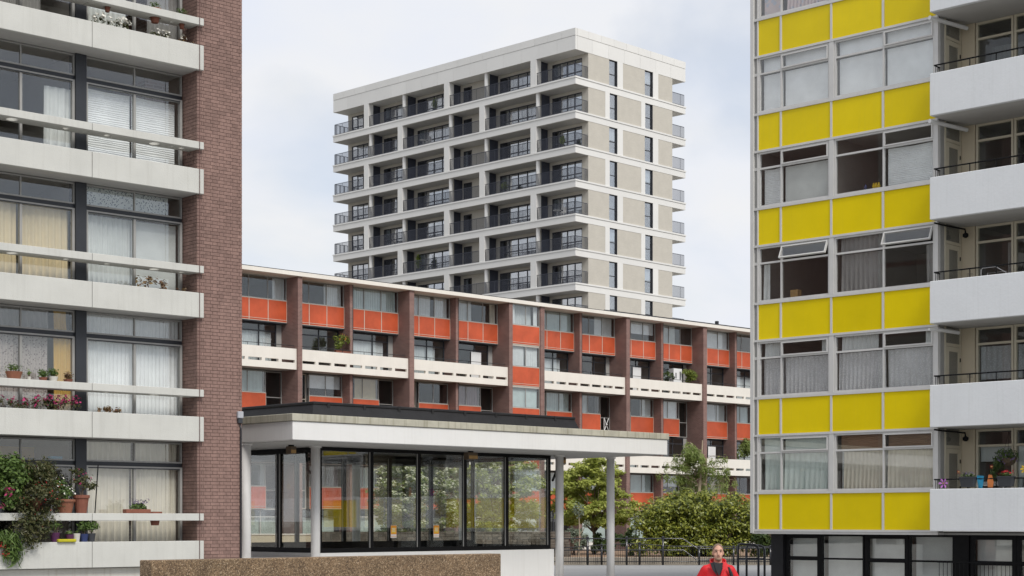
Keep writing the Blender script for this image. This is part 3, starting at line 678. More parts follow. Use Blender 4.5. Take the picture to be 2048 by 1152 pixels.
# plain body behind, ground floor glazing
bx('body', 'alu_grey', D, -.13, 16., 4.6, 13, 1.77, 17.7); bx('roof', 'alu_white', D, -.24, 16.4, -.06, 13, 17.81, 18.1)
mb = MB()
GP = .5
mb.box(.15, .55, GP - .1, GP + .5, -.1, 1.69)
mb.build('ground_pier', 'bitumen', D)
def dark_unit(x0, x1, zs, inset):
    f = window(D, x0, x1, -.05, 1.69, GP, zs=zs, fw=.05 if not inset else .11, fd=.1, frame='black_frame', glass='glass')
    curtain(f, x0 + .06, x1 - .06, 0, 1.67, GP + .3, 'blind_grey', 'blind'); return f
dark_unit(.56, 1.72, (1.02,), 1); dark_unit(1.73, 3.1, (1.02,), 0); dark_unit(3.12, 4.44, (1.0,), 1); dark_unit(4.45, 5.78, (1.0,), 0)
bx('ground_pier', 'black_frame', D, 5.79, 6.22, GP - .05, GP + .4, -.1, 1.69); dark_unit(6.23, 7.5, (.98,), 1); dark_unit(7.51, 9.2, (.98,), 1)
room(D, .5, 16, -.1, 1.76, GP + .35, 3.5, 'room')
bx('undercroft_ceiling', 'alu_grey', D, -.13, 16, .301, GP + .36, 1.70, 1.755)
br = MB(); br.tube([(5.55, GP - .45, 1.0), (10, GP - .45, 1.0)], .02, 6)
for i in range(30): br.tube([(5.6 + i * .115, GP - .45, 0), (5.6 + i * .115, GP - .45, 1.0)], .008, 5, False)
gr = thing('balustrade', 'black metal balustrade in front of the dark ground-floor windows', 'railing', FD.w(0, 0), FD.a); br.build('bars', 'black_frame', gr)

# ================================================================ maisonette block with orange-red panels (B)
B = thing('apartment_building', 'long maisonette block with orange-red panels between brown brick piers', 'building', FB.w(0, 0), FB.a)
ZR = 15.72
bx('roof_slab', 'b_white', B, -33, 36, -.12, 9, ZR, 15.95, .01); bx('roof_edging', 'bitumen', B, -33, 36, -.05, 9, 15.953, 16.0)
bx('roof_edging', 'iron_dark', B, 8.5, 36, -.1, -.051, 15.953, 16.03)
MB().box(21.6, 21.8, 1, 1.2, 16.0, 16.45).build('vent_pipe', 'iron_dark', B); bx('roof_box', 'bitumen', B, -10, -4, 4, 7, 16.0, 16.35)
MAIN = [(-24.7, -24.4), (-16.54, -16.24), (-8.35, -7.99), (-.15, .15), (2.62, 2.98), (10.78, 11.13), (18.86, 19.25), (27.05, 27.4)]
for (a, b) in MAIN: bx('brick_pier', 'brick_b', B, a, b, 0, 1.75, 0, ZR - .002)
WIDE = [(-24.4, -16.54), (-16.24, -8.35), (-7.99, -.15), (2.98, 10.78), (11.13, 18.86), (19.25, 27.05)]
rg = random.Random(11)
STYLE = {  # curtains of the top-floor windows, left half then right half of each bay
    0: ('none', 'edge'), 1: ('third', 'teal'), 2: ('white2', 'part'), 3: ('teal', 'right'), 4: ('half', 'left'), 5: ('vert', 'dark')}
def dress(f, style, x0, x1, z0, z1, y, s):
    w_ = x1 - x0
    cu = lambda a, b, m='cur_white', kd='pleat', lo=0.: curtain(f, x0 + w_ * a, x0 + w_ * b, z0 + (z1 - z0) * lo, z1, y, m, kd, s + int(a * 10))
    if style == 'edge': cu(.78, 1)
    elif style == 'third': cu(.64, .98)
    elif style == 'teal': cu(0, .34, 'cur_teal'); cu(.34, .98, 'cur_teal')
    elif style == 'white2': cu(.12, .62); cu(.7, .97)
    elif style == 'part': cu(0, .45, 'sheet'); cu(.86, .98, 'cur_cream')
    elif style == 'right': cu(.52, .98, 'cur_white')
    elif style == 'half': cu(0, 1, 'blind_white', 'blind', .38)
    elif style == 'left': cu(0, .55, 'sheet', 'pleat')
    elif style == 'vert': cu(.0, 1, 'blind_white', 'vertical')
    elif style == 'white': cu(.02, .5); cu(.52, .98)
    elif style == 'grey': cu(0, .98, 'cur_teal', 'vertical')
    elif style == 'beige': cu(.3, .98, 'cur_beige', 'blind', .05)
    elif style == 'mauve': cu(.3, .95, 'cur_mauve', 'pleat')
def panels(x0, x1, n, z0, z1, y, strip=True):
    w_ = (x1 - x0) / n
    for i in range(n):
        a, b = x0 + i * w_ + .022, x0 + (i + 1) * w_ - .022
        q = bx('orange_panel', 'orange', B, a, b, y, y + .03, z0 + (.15 if strip else .03), z1 - .03)
        if strip: bx('lower_strip', 'orange', q, a, b, y + .002, y + .03, z0 + .03, z0 + .125)
    mb = MB()
    for i in range(n + 1): mb.box(x0 + i * w_ - (.02 if i else 0), x0 + i * w_ + (.02 if i < n else 0), y - .012, y + .04, z0, z1)
    for (a, b) in ((z0, z0 + .028), (z1 - .028, z1)) + (((z0 + .126, z0 + .149),) if strip else ()):
        for i in range(n): mb.box(x0 + i * w_ + .02, x0 + (i + 1) * w_ - .02, y - .008, y + .036, a, b)
    mb.build('panel_trim', 'pale_trim', B)
    bx('spandrel_wall', 'room', B, x0, x1, y + .045, y + .2, z0, z1)
low = ['white', 'grey', 'half', 'beige', 'none', 'mauve', 'teal', 'left', 'right', 'vert']
for bi, (pl, pr) in enumerate(WIDE):
    s0, s1 = pl + 3.80, pl + 4.0
    bx('brick_fin', 'brick_b', B, s0, s1, .52, 1.75, 0, ZR - .002); MB().tube([(s1 + .06, .6, 0), (s1 + .06, .6, ZR)], .045, 8).build('rainwater_pipe', 'iron_dark', B)
    for hi, (x0, x1) in enumerate(((pl, s0), (s1 + .005, pr))):
        # top floor: three panels under three lights
        panels(x0, x1, 3, 13.19, 14.43, 1.05)
        f = window(B, x0, x1, 14.43, ZR - .004, 1.07, xs=[x0 + (x1 - x0) * q / 3 for q in (1, 2)], fw=.045, fd=.07, frame='alu_grey', glass='glass_far')
        dress(f, STYLE[bi][hi], x0 + .06, x1 - .06, 14.4, ZR - .05, 1.24, bi * 5 + hi)
        room(B, x0, x1, 14.3, ZR - .003, 1.26, 5)
        bx('floor_edge', 'dark_panel', B, x0, x1, 1.06, 1.9, 13.12, 13.188)
        # balcony floors (two of them) and the storeys between
        for li, (zb0, zw) in enumerate(((10.5, 13.12), (5.27, 7.88))):
            yg = 1.56
            dark = window(B, x0 + (.9 if hi == 0 else .55), x1 - (.02 if hi == 0 else .35), zb0 + .2, zw - .003, yg, xs=[x0 + (x1 - x0) * (.62 if hi == 0 else .6)], zs=(zw - .42,), fw=.06, fd=.08, frame='frame_dark', glass='glass_far')
            if hi == 0: bx('side_panel', 'frame_dark', B, x0, x0 + .9, yg, yg + .06, zb0 + .2, zw - .003)
            else: bx('side_panel', 'frame_dark', B, x0, x0 + .55, yg, yg + .06, zb0 + .2, zw - .003); bx('side_panel', 'alu_grey', B, x1 - .35, x1, yg, yg + .06, zb0 + .2, zw - .003)
            k = (bi * 3 + hi * 2 + li) % 4
            if k == 0: curtain(dark, x0 + 2.0, x0 + 2.85, zb0 + .25, zw - .5, yg - .02, 'white_gloss', 'blind', name='door_panel')
            if k in (1, 2): curtain(dark, x0 + 1.0, x1 - .6, zb0 + .25, zw - .45, yg + .2, 'cur_white' if k == 1 else 'sheet', 'pleat', bi)
            room(B, x0, x1, zb0 + .2, zw - .002, yg + .09, 5)
            # storey below the balcony: window over orange panel plus a recessed door
            zt = zb0 - .004; zbm = zt - 2.56; zp = zt - 1.30
            a, b = (x0 + 1.4, x1) if hi == 0 else (x0 + .1, x0 + 2.55)
            panels(a, b, 1, zbm, zp, 1.22, strip=True)
            f = window(B, a, b, zp, zt - .06, 1.25, xs=[(a + b) / 2], fw=.045, fd=.06, frame='alu_grey', glass='glass_far')
            dress(f, low[(bi * 2 + hi + li * 3) % len(low)], a + .05, b - .05, zp, zt - .1, 1.42, bi + li)
            d0, d1 = (x0, x0 + 1.395) if hi == 0 else (x0 + 2.56, x1)
            dd = window(B, d0 + .02, d1 - .02, zbm, zt - .06, 1.5, zs=(zbm + 1.05,), fw=.05, fd=.06, frame='pale_trim' if hi == 0 else 'alu_grey', glass='glass_dim', name='door')
            bx('door_lining', 'alu_grey', B, d1 if hi == 0 else d0 - .04, d1 + .04 if hi == 0 else d0, 1.46, 1.75, zbm, zt - .06)
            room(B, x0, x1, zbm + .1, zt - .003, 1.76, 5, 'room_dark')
    # balcony fronts with drainage slots
    for zb0 in (10.5, 5.27):
        x0, x1 = pl + .002, pr - .002; y0, y1 = .13, .27
        mb = MB(); mb.box(x0, x1, y0, y1, zb0, zb0 + .37); mb.box(x0, x1, y0, y1, zb0 + .53, zb0 + 1.17)
        n = 7; w_ = (x1 - x0) / n
        for i in range(n + 1): mb.box(max(x0, x0 + i * w_ - .11), min(x1, x0 + i * w_ + .11), y0, y1, zb0 + .37, zb0 + .53)
        bb = mb.build('balcony_front', 'b_white', B)
        bx('balcony_floor', 'soffit_paint', bb, x0, x1, y1 + .002, 1.9, zb0 + .002, zb0 + .19)
        hr = MB(); hr.tube([(x0, y1 + .1, zb0 + 1.36), (x1, y1 + .1, zb0 + 1.36)], .018, 6)
        for i in range(1, 5): hr.tube([(x0 + (x1 - x0) * i / 5, y1 + .1, zb0 + .9), (x0 + (x1 - x0) * i / 5, y1 + .1, zb0 + 1.36)], .014, 5)
        hr.build('handrail', 'iron_dark', bb)
    bx('sill_wall', 'b_white', B, pl, pr, 1.5, 1.7, 0, .55)
    for hi, (x0, x1) in enumerate(((pl, s0), (s1 + .005, pr))):
        f = window(B, x0, x1, .552, 2.7, 1.52, xs=[x0 + (x1 - x0) * q for q in (.3, .62)], zs=(2.25,), fw=.06, fd=.08, frame='alu_white' if hi else 'frame_dark', glass='glass_far')
        if (bi + hi) % 3: curtain(f, x0 + (x1 - x0) * .32, x1 - .3, .6, 2.2, 1.7, 'cur_mint', 'pleat', bi)
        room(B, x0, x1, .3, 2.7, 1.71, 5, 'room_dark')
# narrow stair bay, flush with the piers
for k in range(6):
    zt = 15.68 - 2.615 * k
    panels(.152, 2.618, 1, zt - 2.5, zt - 1.27, .09)
    f = window(B, .152, 2.618, zt - 1.268, zt + .03, .1, xs=(1.4,), fw=.045, fd=.06, frame='alu_grey', glass='glass_far')
    st_ = ('white2', 'white', 'grey', 'white', 'grey', 'white')[k]
    if k == 0: curtain(f, .22, .55, zt - 1.26, zt, .26, 'cur_white', 'pleat', 3); curtain(f, 2.2, 2.57, zt - 1.26, zt, .26, 'cur_white', 'pleat', 5); curtain(f, .6, 2.2, zt - 1.26, zt, .5, 'sheet', 'pleat', 6)
    else: dress(f, st_, .2, 2.57, zt - 1.25, zt, .27, k)
    bx('floor_edge', 'pale_trim', B, .152, 2.618, .11, .4, zt + .031, zt + .113); room(B, .155, 2.615, zt - 1.4, zt + .03, .3, 4)
bx('back_wall', 'brick_b', B, -33, 36, 5.1, 9, 0, ZR - .002)
def on_balcony(x, y, z): return FB.w(x, y, z)

# ================================================================ pale tower (C)
C = thing('tower_block', 'tall pale brick and white concrete tower with dark balcony railings', 'tower', FC.w(0, 0), FC.a)
XL = -32.7; DC = 15.36; NS = 10; ST = 2.99; Z0 = 40.65; BH = .68
def pan_row(z0, z1, wl, out_):
    n = round(-XL / wl)
    for i in range(n):
        a = XL + (-XL) * i / n + .008; b = XL + (-XL) * (i + 1) / n - .008
        bx('parapet_panel', 'c_white', C, a, b, -out_, .25, z0, z1)
    m = round(DC / wl)
    for i in range(m):
        a = DC * i / m + (.26 if i == 0 else .008); b = DC * (i + 1) / m - .008
        bx('parapet_panel', 'c_white', C, -.25, out_, a, b, z0, z1)
pan_row(44.19, 44.82, 1.64, .02); pan_row(42.96, 44.15, 2.2, .0)
bx('parapet_core', 'c_white', C, XL + .03, -.03, .03, DC - .03, 42.97, 44.78)
ODD = ([(-28.0, -27.32), (-16.56, -15.88), (-5.39, -4.68)], [-22.42, -11.24])
EVN = ([(-23.05, -22.37), (-11.87, -11.19)], [-27.3, -15.95, -4.75])
GLZ = [(-31.85, -29.3, 3), (-27.0, -24.2, 3), (-22.1, -17.5, 4), (-15.7, -14.55, 1), (-10.9, -6.3, 4), (-4.35, -.75, 4)]
screen = MB(); screen.box(-.02, .02, .62, .68, 0, 2.3); screen.box(-.02, .02, 1.62, 1.68, 0, 2.3)
for z in (0, .45, .9, 1.35, 1.8, 2.24): screen.box(-.02, .02, .681, 1.619, z, z + .05)
for y in (.92, 1.15, 1.38): screen.box(-.012, .012, y, y + .03, .05, 2.24)
screen.box(-.006, .006, .69, 1.61, .02, 2.25); scm = screen.mesh('divider_screen'); scm.materials.append(MATS['metal_blue'])
slim = MB().lathe((0, .32, 0), [(.19, 0), (.19, 2.31)], 16).mesh('slim_column'); slim.materials.append(MATS['c_white'])
def rail(a, b, axis, at, z):
    mb = MB(); n = max(2, int((b - a) / .13)); h0, h1 = z + .06, z + 1.1
    def q(s0, s1, t0, t1, z0, z1): mb.box(s0, s1, t0, t1, z0, z1) if axis == 'x' else mb.box(t0, t1, s0, s1, z0, z1)
    q(a, b, at - .025, at + .025, h1 - .04, h1); q(a, b, at - .02, at + .02, h0, h0 + .03)
    for i in range(n + 1):
        s = a + (b - a) * i / n; big = .022 if i % 9 == 0 else .009
        q(s - big, s + big, at - .018, at + .018, h0 + .03, h1 - .04)
    return mb.build('railing', 'metal_blue', C)
for k in range(NS):
    zt = Z0 - ST * k; zu = (42.96 if k == 0 else zt + ST - BH)   # floor top, underside of the band above
    mb = MB(); mb.box(XL, 0, 0, DC, zt - BH, zt - .16); mb.box(XL - .05, .05, -.05, DC + .05, zt - .14, zt); mb.box(XL + .02, -.02, .02, DC - .02, zt - .16, zt - .14)
    bd_ = mb.build('floor_band', 'c_white', C)
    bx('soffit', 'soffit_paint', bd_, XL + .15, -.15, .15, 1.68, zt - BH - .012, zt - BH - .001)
    cols, slims = ODD if k % 2 == 0 else EVN
    edges = [XL + .12]
    for (a, b) in cols:
        bx('column', 'c_white', C, a, b, .0, .62, zt + .001, zu - .001); put('divider_screen', scm, None, C, (b - .2, 0, zt + .001)); edges += [a, b]
    for x in slims: put('column', slim, None, C, (x, 0, zt)); put('divider_screen', scm, None, C, (x + .12, 0, zt + .001))
    edges += [-.1]
    for i in range(0, len(edges), 2): rail(edges[i], edges[i + 1], 'x', .1, zt)
    rail(.12, 1.66, 'y', -.1, zt); rail(.12, 1.66, 'y', XL + .12, zt); rail(13.5, DC - .1, 'y', -.1, zt); rail(1.66, DC - .1, 'y', XL + .12, zt)
    # recessed wall and glazing
    xs = -32.4
    for gi, (a, b, n) in enumerate(GLZ):
        bx('brick_wall', 'brick_c', C, xs, a, 1.7, 1.95, zt + .001, zu - .001); xs = b
        zh = zu - .28; bx('brick_wall', 'brick_c', C, a, b, 1.7, 1.95, zh, zu - .001)
        f = window(C, a, b, zt + .001, zh, 1.74, xs=[a + (b - a) * i / n for i in range(1, n)], zs=(zt + .9,) if n > 1 else (), fw=.085, fd=.1, frame='frame_dark', glass='glass_coated')
        if (k * 3 + gi) % 4 == 1: curtain(f, a + .1, a + (b - a) * .3, zt + .05, zh - .05, 1.95, 'cur_white', 'pleat', k + gi)
        if (k * 5 + gi) % 3 == 1: curtain(f, b - (b - a) * .3, b - .1, zt + .05, zh - .05, 1.95, 'cur_white', 'pleat', k + gi)
    bx('brick_wall', 'brick_c', C, xs, -.02, 1.7, 1.95, zt + .001, zu - .001)
    room(C, -32.3, -.5, zt + .001, zu - .001, 1.97, 7, 'room')
    # end wall facing right
    if k % 2 == 0: segs = [(1.951, 4.5, 'b'), (4.5, 5.6, 'w'), (5.6, 6.36, 's'), (6.36, 9.44, 'b'), (9.44, 10.59, 'w'), (10.59, 11.36, 's'), (11.36, 13.43, 'b')]
    else: segs = [(1.951, 3.94, 'b'), (3.94, 4.55, 's'), (4.55, 5.6, 'w'), (5.6, 8.91, 'b'), (8.91, 9.48, 's'), (9.48, 10.58, 'w'), (10.58, 13.43, 'b')]
    for (a, b, t) in segs:
        if t == 'b': bx('brick_wall', 'brick_c', C, -.25, -.022, a, b, zt + .001, zu - .001)
        elif t == 's': bx('white_panel', 'c_white', C, -.25, .0, a + .004, b - .004, zt + .001, zu - .001)
        else:
            mb = MB(); fw = .07; zm = zt + 1.02; x0, x1 = -.22, -.14
            mb.box(x0, x1, a, a + fw, zt, zu); mb.box(x0, x1, b - fw, b, zt, zu)
            for zz in (zt, zm, zu - fw): mb.box(x0, x1, a + fw, b - fw, zz + .002, zz + fw - .002)
            f = mb.build('window', 'frame_dark', C)
            bx('pane', 'glass_coated', f, -.185, -.178, a + fw, b - fw, zt + fw, zm); bx('pane', 'glass_coated', f, -.185, -.178, a + fw, b - fw, zm + fw, zu - fw)
            bx('window_reveal', 'frame_dark', f, -.135, -.03, b - .03, b, zt + .002, zu - .002)
            if (k + int(a)) % 3 == 0: bx('blind', 'blind_white', f, -.3, -.28, a + .05, b - .05, zm + .2, zu - .02)
            mb = MB(); mb.box(-.8, -.78, a - .1, b + .1, zt + .01, zu - .01); mb.build('room_shell', 'room_dark', f)
    bx('back_wall', 'brick_c', C, -32.4, -.26, 13.2, 13.43, zt + .001, zu - .001); bx('end_wall', 'brick_c', C, -32.4, -32.2, 1.96, 13.19, zt + .001, zu - .001)
bx('lower_body', 'brick_c', C, -32.4, -.02, 1.7, 13.43, 0, Z0 - ST * (NS - 1) - BH - .02)

for (lab, x, k, n, rr, hh) in (('leafy potted shrub on the topmost tower balcony near its middle', -18.6, 0, 500, .3, .5), ('small potted bush on the third tower balcony from the top, at the corner', -2.2, 2, 420, .28, .4), ('tall potted plant on the sixth tower balcony from the top', -20.9, 5, 600, .3, .7), ('round potted bush on the fourth tower balcony from the top', -9.4, 3, 500, .35, .35)):
    t = thing('tower_plant', lab, 'plant', FC.w(x, .75, Z0 - ST * k), FC.a, 'plants on the tower balconies'); MB().lathe((0, 0, 0), [(.16, 0), (.24, .42), (.2, .42)], 12).build('pot', 'charcoal_plastic', t); leaf_cloud('foliage', 'leaf_mid', t, [(0, 0, .45 + hh, rr, rr, hh)], n, .16, int(-x * 10), .4, 2, .2)
for (lab, x, k) in (('white table and chair set on the second tower balcony from the top', -20.3, 1), ('white table and chair set on the fifth tower balcony from the top', -2.9, 4)):
    t = thing('balcony_furniture', lab, 'furniture', FC.w(x, .8, Z0 - ST * k), FC.a, 'furniture on the tower balconies'); MB().lathe((0, 0, 0), [(.2, 0), (.03, .04), (.03, .68), (.38, .7), (.38, .73)], 14).build('table', 'white_gloss', t)
    bx('seat', 'white_gloss', t, .55, .95, -.2, .2, .42, .46); bx('backrest', 'white_gloss', t, .93, .97, -.2, .2, .46, .9)
    for a in (.57, .91):
        for b in (-.18, .16): bx('leg', 'white_gloss', t, a, a + .03, b, b + .03, 0, .42)

# ================================================================ railings, stone wall
def railing_thing(name, label, Y, rails, posts, bars, r=.028, group='black railings by the planting bed'):
    t = thing(name, label, 'railing', (posts[0][0], Y, 0), 0, group); ox = posts[0][0]
    for pts in rails: MB().tube([(x - ox, 0, z) for x, z in pts], r, 8).build('rail', 'black_gloss', t, smooth=True)
    for (x, z) in posts:
        p = MB().tube([(x - ox, 0, 0), (x - ox, 0, z)], .05, 10).build('post', 'black_gloss', t, smooth=True)
        MB().lathe((x - ox, 0, z), [(.05, 0), (.07, .02), (.06, .06), (.015, .085)], 10).build('finial', 'black_gloss', p)
    if bars:
        x, x1, lo, hi = bars; me = {}
        while x < x1:
            h = round(hi(x), 2)
            if h not in me: me[h] = MB().box(-.009, .009, -.009, .009, 0, h - lo).mesh('bar'); me[h].materials.append(MATS['black_gloss'])
            put('bar', me[h], None, t, (x - ox, 0, lo)); x += .105
    return t
def h1(x): return 1.2 if x < 7.86 else (.76 if x > 8.55 else 1.2 - .44 * (x - 7.86) / .69)
railing_thing('post_railing', 'black post and tube railing stepping down beside the laurel', 76.9,
    [[(1.3, 1.22), (7.86, 1.22), (8.55, .76), (12.3, .8)], [(1.3, .69), (7.9, .69), (8.55, .22), (12.3, .26)]],
    [(x, 1.25) for x in (1.7, 3.48, 5.28, 6.95)] + [(8.62, .8), (10.2, .82), (11.9, .84)], None)
def h2(x): return .72 + .25 * min(1, max(0, (x - 1.5) / 4)) if x < 6 else .97 - .14 * min(1, (x - 6) / 1.6)
railing_thing('ramp_railing', 'black barred ramp railing behind the tube railing', 78.6 - 1.3,
    [[(1.4, .70), (4.4, .94), (5.6, .98), (7.5, .86), (12.5, .84)], [(1.4, .15), (12.5, .15)]],
    [(4.15, .9), (5.9, .98), (9.4, .85)], (1.45, 12.4, .05, h2), .022)
def hoop(x0, x1, Y, ztop, label):
    t = thing('hoop_rail', label, 'handrail', (x0, Y, 0), 0, 'hooped handrails by the yellow block'); w_ = x1 - x0
    MB().tube([(0, 0, 0), (0, 0, ztop - .1), (.03, 0, ztop - .02), (.1, 0, ztop), (w_ - .16, 0, ztop - .03), (w_ - .05, 0, ztop - .07), (w_, 0, ztop - .2), (w_, 0, 0)], .042, 10).build('frame_tube', 'black_gloss', t, smooth=True)
    MB().tube([(0, 0, ztop - .5), (w_, 0, ztop - .5)], .03, 8).build('cross_bar', 'black_gloss', t, smooth=True)
hoop(7.85, 8.56, 58., 1.25, 'tall black hooped handrail standing nearest the man in red')
hoop(8.5, 9.15, 60.5, 1.18, 'black hooped handrail tucked against the dark pier of the yellow block')
t = thing('garden_wall', 'low cream rendered wall seen through the near end of the pavilion', 'wall', (pX(470, 88), 88, 0)); gw = MB(); xe = pX(672, 88) - pX(470, 88)
gw.v += [(0, 0, 0), (xe + .5, 0, 0), (xe + .5, .3, 0), (0, .3, 0), (0, 0, 1.28), (xe, 0, 1.28), (xe, .3, 1.28), (0, .3, 1.28)]; gw.f += [(0, 1, 5, 4), (1, 2, 6, 5), (2, 3, 7, 6), (3, 0, 4, 7), (4, 5, 6, 7)]
gw.build('wall_body', 'cream_wall', t); bx('wall_cap', 'b_white', t, 0, xe - .02, -.04, .34, 1.282, 1.35, .01)
sw = thing('stone_wall', 'low wall of rough grey-brown stone courses behind the railings', 'wall', (-9.6, 80.5, 0))
bx('core', 'mortar_a', sw, 0, 12.42, .03, .4, 0, 1.5)
def stone_mesh(l, h, s):
    r_ = random.Random(s); mb = MB().box(0, l, 0, .14, 0, h); me = mb.mesh('stone')
    for v in me.vertices: v.co += Vector((r_.uniform(-.014, .014), r_.uniform(-.012, .012), r_.uniform(-.01, .01)))
    bm = bmesh.new(); bm.from_mesh(me); bmesh.ops.bevel(bm, geom=bm.edges[:], offset=.016, segments=1, affect='EDGES'); bm.to_mesh(me); bm.free(); me.materials.append(MATS['stone']); return me
STM = [(l, stone_mesh(l, .118, i)) for i, l in enumerate((.2, .26, .31, .36, .42, .24))]
rest = MB(); nst = 0; todo = []
for c in range(12):
    x = 12.45 - random.uniform(0, .12)
    while x > .3:
        l, me = random.choice(STM); x -= l + .014; todo.append((x, c * .127, me, l))
todo.sort(key=lambda q: -q[0])
for i, (x, z, me, l) in enumerate(todo):
    if i < 300: put('stone', me, None, sw, (x, random.uniform(-.012, .012) - .08, z))
    else: q = random.uniform(-.012, .012); rest.box(x, x + l, -.08 + q, .05, z, z + .115)
so_ = rest.build('stone', 'stone', sw); so_['kind'] = 'stuff'

# ================================================================ trees and shrubs
def limb(mb, p, d, L_, r, depth, rg, ends, spread=.6, up=.15):
    pts = [Vector(p)]; n = 4; dd = Vector(d).normalized()
    for i in range(n):
        dd = (dd + Vector((rg.uniform(-.18, .18), rg.uniform(-.18, .18), rg.uniform(-.1, .16)))).normalized(); pts.append(pts[-1] + dd * L_ / n)
    mb.tube(pts, [r * (1 - .45 * i / n) for i in range(n + 1)], 6)
    ends.append(pts[-1])
    if depth:
        for i in range(rg.choice((2, 3))):
            q = pts[rg.choice((2, 3, 4))]; nd = dd + Vector((rg.uniform(-1, 1), rg.uniform(-1, 1), rg.uniform(-.3, .8))) * spread + Vector((0, 0, up))
            limb(mb, q, nd, L_ * rg.uniform(.55, .8), r * .55, depth - 1, rg, ends, spread, up)
def tree(label, X, Y, zc, rad, leaf, nleaf, size, seed, layers=None, white=0, trunk_h=1.6, name='dogwood_tree', tmat='bark', droop=0., k=26, group='small trees in the planting bed', flat=.35):
    t = thing(name, label, 'tree', (X, Y, .28), 0, group); rg = random.Random(seed); mb = MB(); ends = []
    top = trunk_h; mb.tube([(0, 0, 0), (.04, .02, top * .5), (0, .05, top)], [.12, .09, .08], 8)
    for i in range(6):
        a = 6.283 * i / 6 + rg.uniform(-.3, .3); limb(mb, (0, .04, top * rg.uniform(.75, 1)), (math.cos(a) * .9, math.sin(a) * .9, .9), rad[0] * .62, .06, 2, rg, ends)
    mb.tube([(0, .05, top), (.05, 0, zc + rad[2] * .6)], [.075, .02], 6)
    mb.build('trunk', tmat, t)
    if layers:
        bl = []
        for (dz, rr) in layers:
            n = int(17 * rr / rad[0]) + 6
            for i in range(n):
                a = rg.uniform(0, 6.283); q = rr * math.sqrt(rg.random())
                bl.append((math.cos(a) * q, math.sin(a) * q * rad[1] / rad[0], zc + dz + rg.uniform(-.2, .2) - .3 * (q / rr) ** 2, rg.uniform(.25, .55), rg.uniform(.25, .5), rg.uniform(.13, .3)))
    else: bl = clumps((0, 0, zc), rad, k, seed, (.22, .42), flat * 1.6)
    leaf_cloud('crown', leaf, t, bl, nleaf, size, seed, .9, 1.7, .2, droop)
    if white: leaf_cloud('blossom', 'blossom', t, [(a, b, c + .06, d, e, f) for a, b, c, d, e, f in bl], white, size * .95, seed + 1, 1.6, 1.2, .45)
    return t
tree('spreading tree in tiers of fresh green leaves beside the last pavilion columns', pX(1188, 86), 86, 2.95, (2.3, 2.0, 1.6), 'leaf_light', 24000, .17, 3, layers=[(1.95, 1.0), (1.45, 1.6), (.95, 1.9), (.45, 2.1), (-.05, 2.25), (-.55, 2.2), (-1.0, 1.7)], trunk_h=1.3)
tree('tree thick with cream blossom seen through the middle pavilion panes', pX(832, 87), 87, 2.8, (2.4, 2.0, 1.9), 'leaf_mid', 20000, .16, 5, layers=[(2.1, 1.3), (1.6, 1.9), (1.1, 2.25), (.6, 2.4), (.1, 2.4), (-.4, 2.3), (-.9, 2.0), (-1.4, 1.5)], white=9000)
tree('leafy green tree with scattered blossom seen through the last pavilion panes', pX(990, 89), 89, 2.9, (2.9, 2.0, 2.0), 'leaf_light', 26000, .16, 9, layers=[(2.3, 1.5), (1.8, 2.2), (1.3, 2.6), (.8, 2.8), (.3, 2.9), (-.2, 2.9), (-.7, 2.6), (-1.2, 2.2), (-1.6, 1.6)], white=3000)
# feathery upright tree behind the laurel
t = thing('feathery_tree', 'feathery light-green tree rising behind the laurel bush', 'tree', (pX(1390, 88), 88, .28), 0, 'small trees in the planting bed')
rgw = random.Random(4); mb = MB(); bl = []
mb.tube([(0, 0, 0), (.08, 0, 2), (.3, 0, 4.0), (.4, 0, 6.0)], [.1, .09, .07, .03], 7)
for i in range(66):
    z = rgw.uniform(1.8, 5.9); a = rgw.uniform(0, 6.283); l = rgw.uniform(.6, 2.0) * (1.25 - abs(z - 3.6) / 3.4); ex = Vector((math.cos(a) * l, math.sin(a) * l * .8, rgw.uniform(.1, .6)))
    p0 = Vector((0, 0, z - .3)); mb.tube([p0, p0 + ex * .6 + Vector((0, 0, .15)), p0 + ex + Vector((0, 0, -.1))], [.02, .012, .006], 5)
    for j in range(5):
        q = p0 + ex * (.35 + .65 * j / 4) + Vector((rgw.uniform(-.1, .1), rgw.uniform(-.1, .1), -.05 * j)); bl.append((q.x, q.y, q.z - .1, .2, .2, .34))
mb.build('trunk', 'bark_pale', t); leaf_cloud('crown', 'leaf_willow', t, bl, 17000, .2, 8, .1, 5., .2, 1.6)
def bush(name, label, X, Y, rad, leaf, n, size, seed, z=.3, k=40, cat='shrub', extra=None, group=None, elong=2.1, stem=True, cr=(.2, .36)):
    t = thing(name, label, cat, (X, Y, z), 0, group); rg = random.Random(seed)
    bl = clumps((0, 0, rad[2] * .92), rad, k, seed, cr, .95, .8)
    if extra: bl += extra
    if stem:
        mb = MB()
        for i in range(7): mb.tube([(rg.uniform(-.2, .2) * rad[0], 0, 0), (rg.uniform(-.5, .5) * rad[0], rg.uniform(-.4, .4) * rad[1], rad[2] * 1.2)], [.05 * rad[2] / 1.5, .015], 6)
        mb.build('stems', 'bark', t)
    leaf_cloud('foliage', leaf, t, bl, n, size, seed, .5, elong, .35)
    return t
lx = pX(1385, 82)
bush('laurel_bush', 'big glossy dark green laurel bush behind the black railings', lx, 82., (2.9, 1.7, 1.6), 'leaf_laurel', 46000, .175, 21, k=70, cr=(.26, .42), extra=[(-2.6 + i * .72, -1.2 + .2 * math.sin(i), .5 + j * .88 + .22 * math.sin(i * 2.1 + j), .58, .5, .5) for i in range(9) for j in range(3 if 0 < i < 8 else 2)] + [(2.6, -.6, 2.3, .6, .5, .6), (2.9, -.3, 1.4, .6, .5, .8), (2.0, -.5, 2.75, .6, .5, .5), (-2.2, -.5, 2.2, .6, .5, .55), (2.9, -.2, 2.5, .5, .4, .5), (.6, -.4, 2.95, .7, .5, .3)])
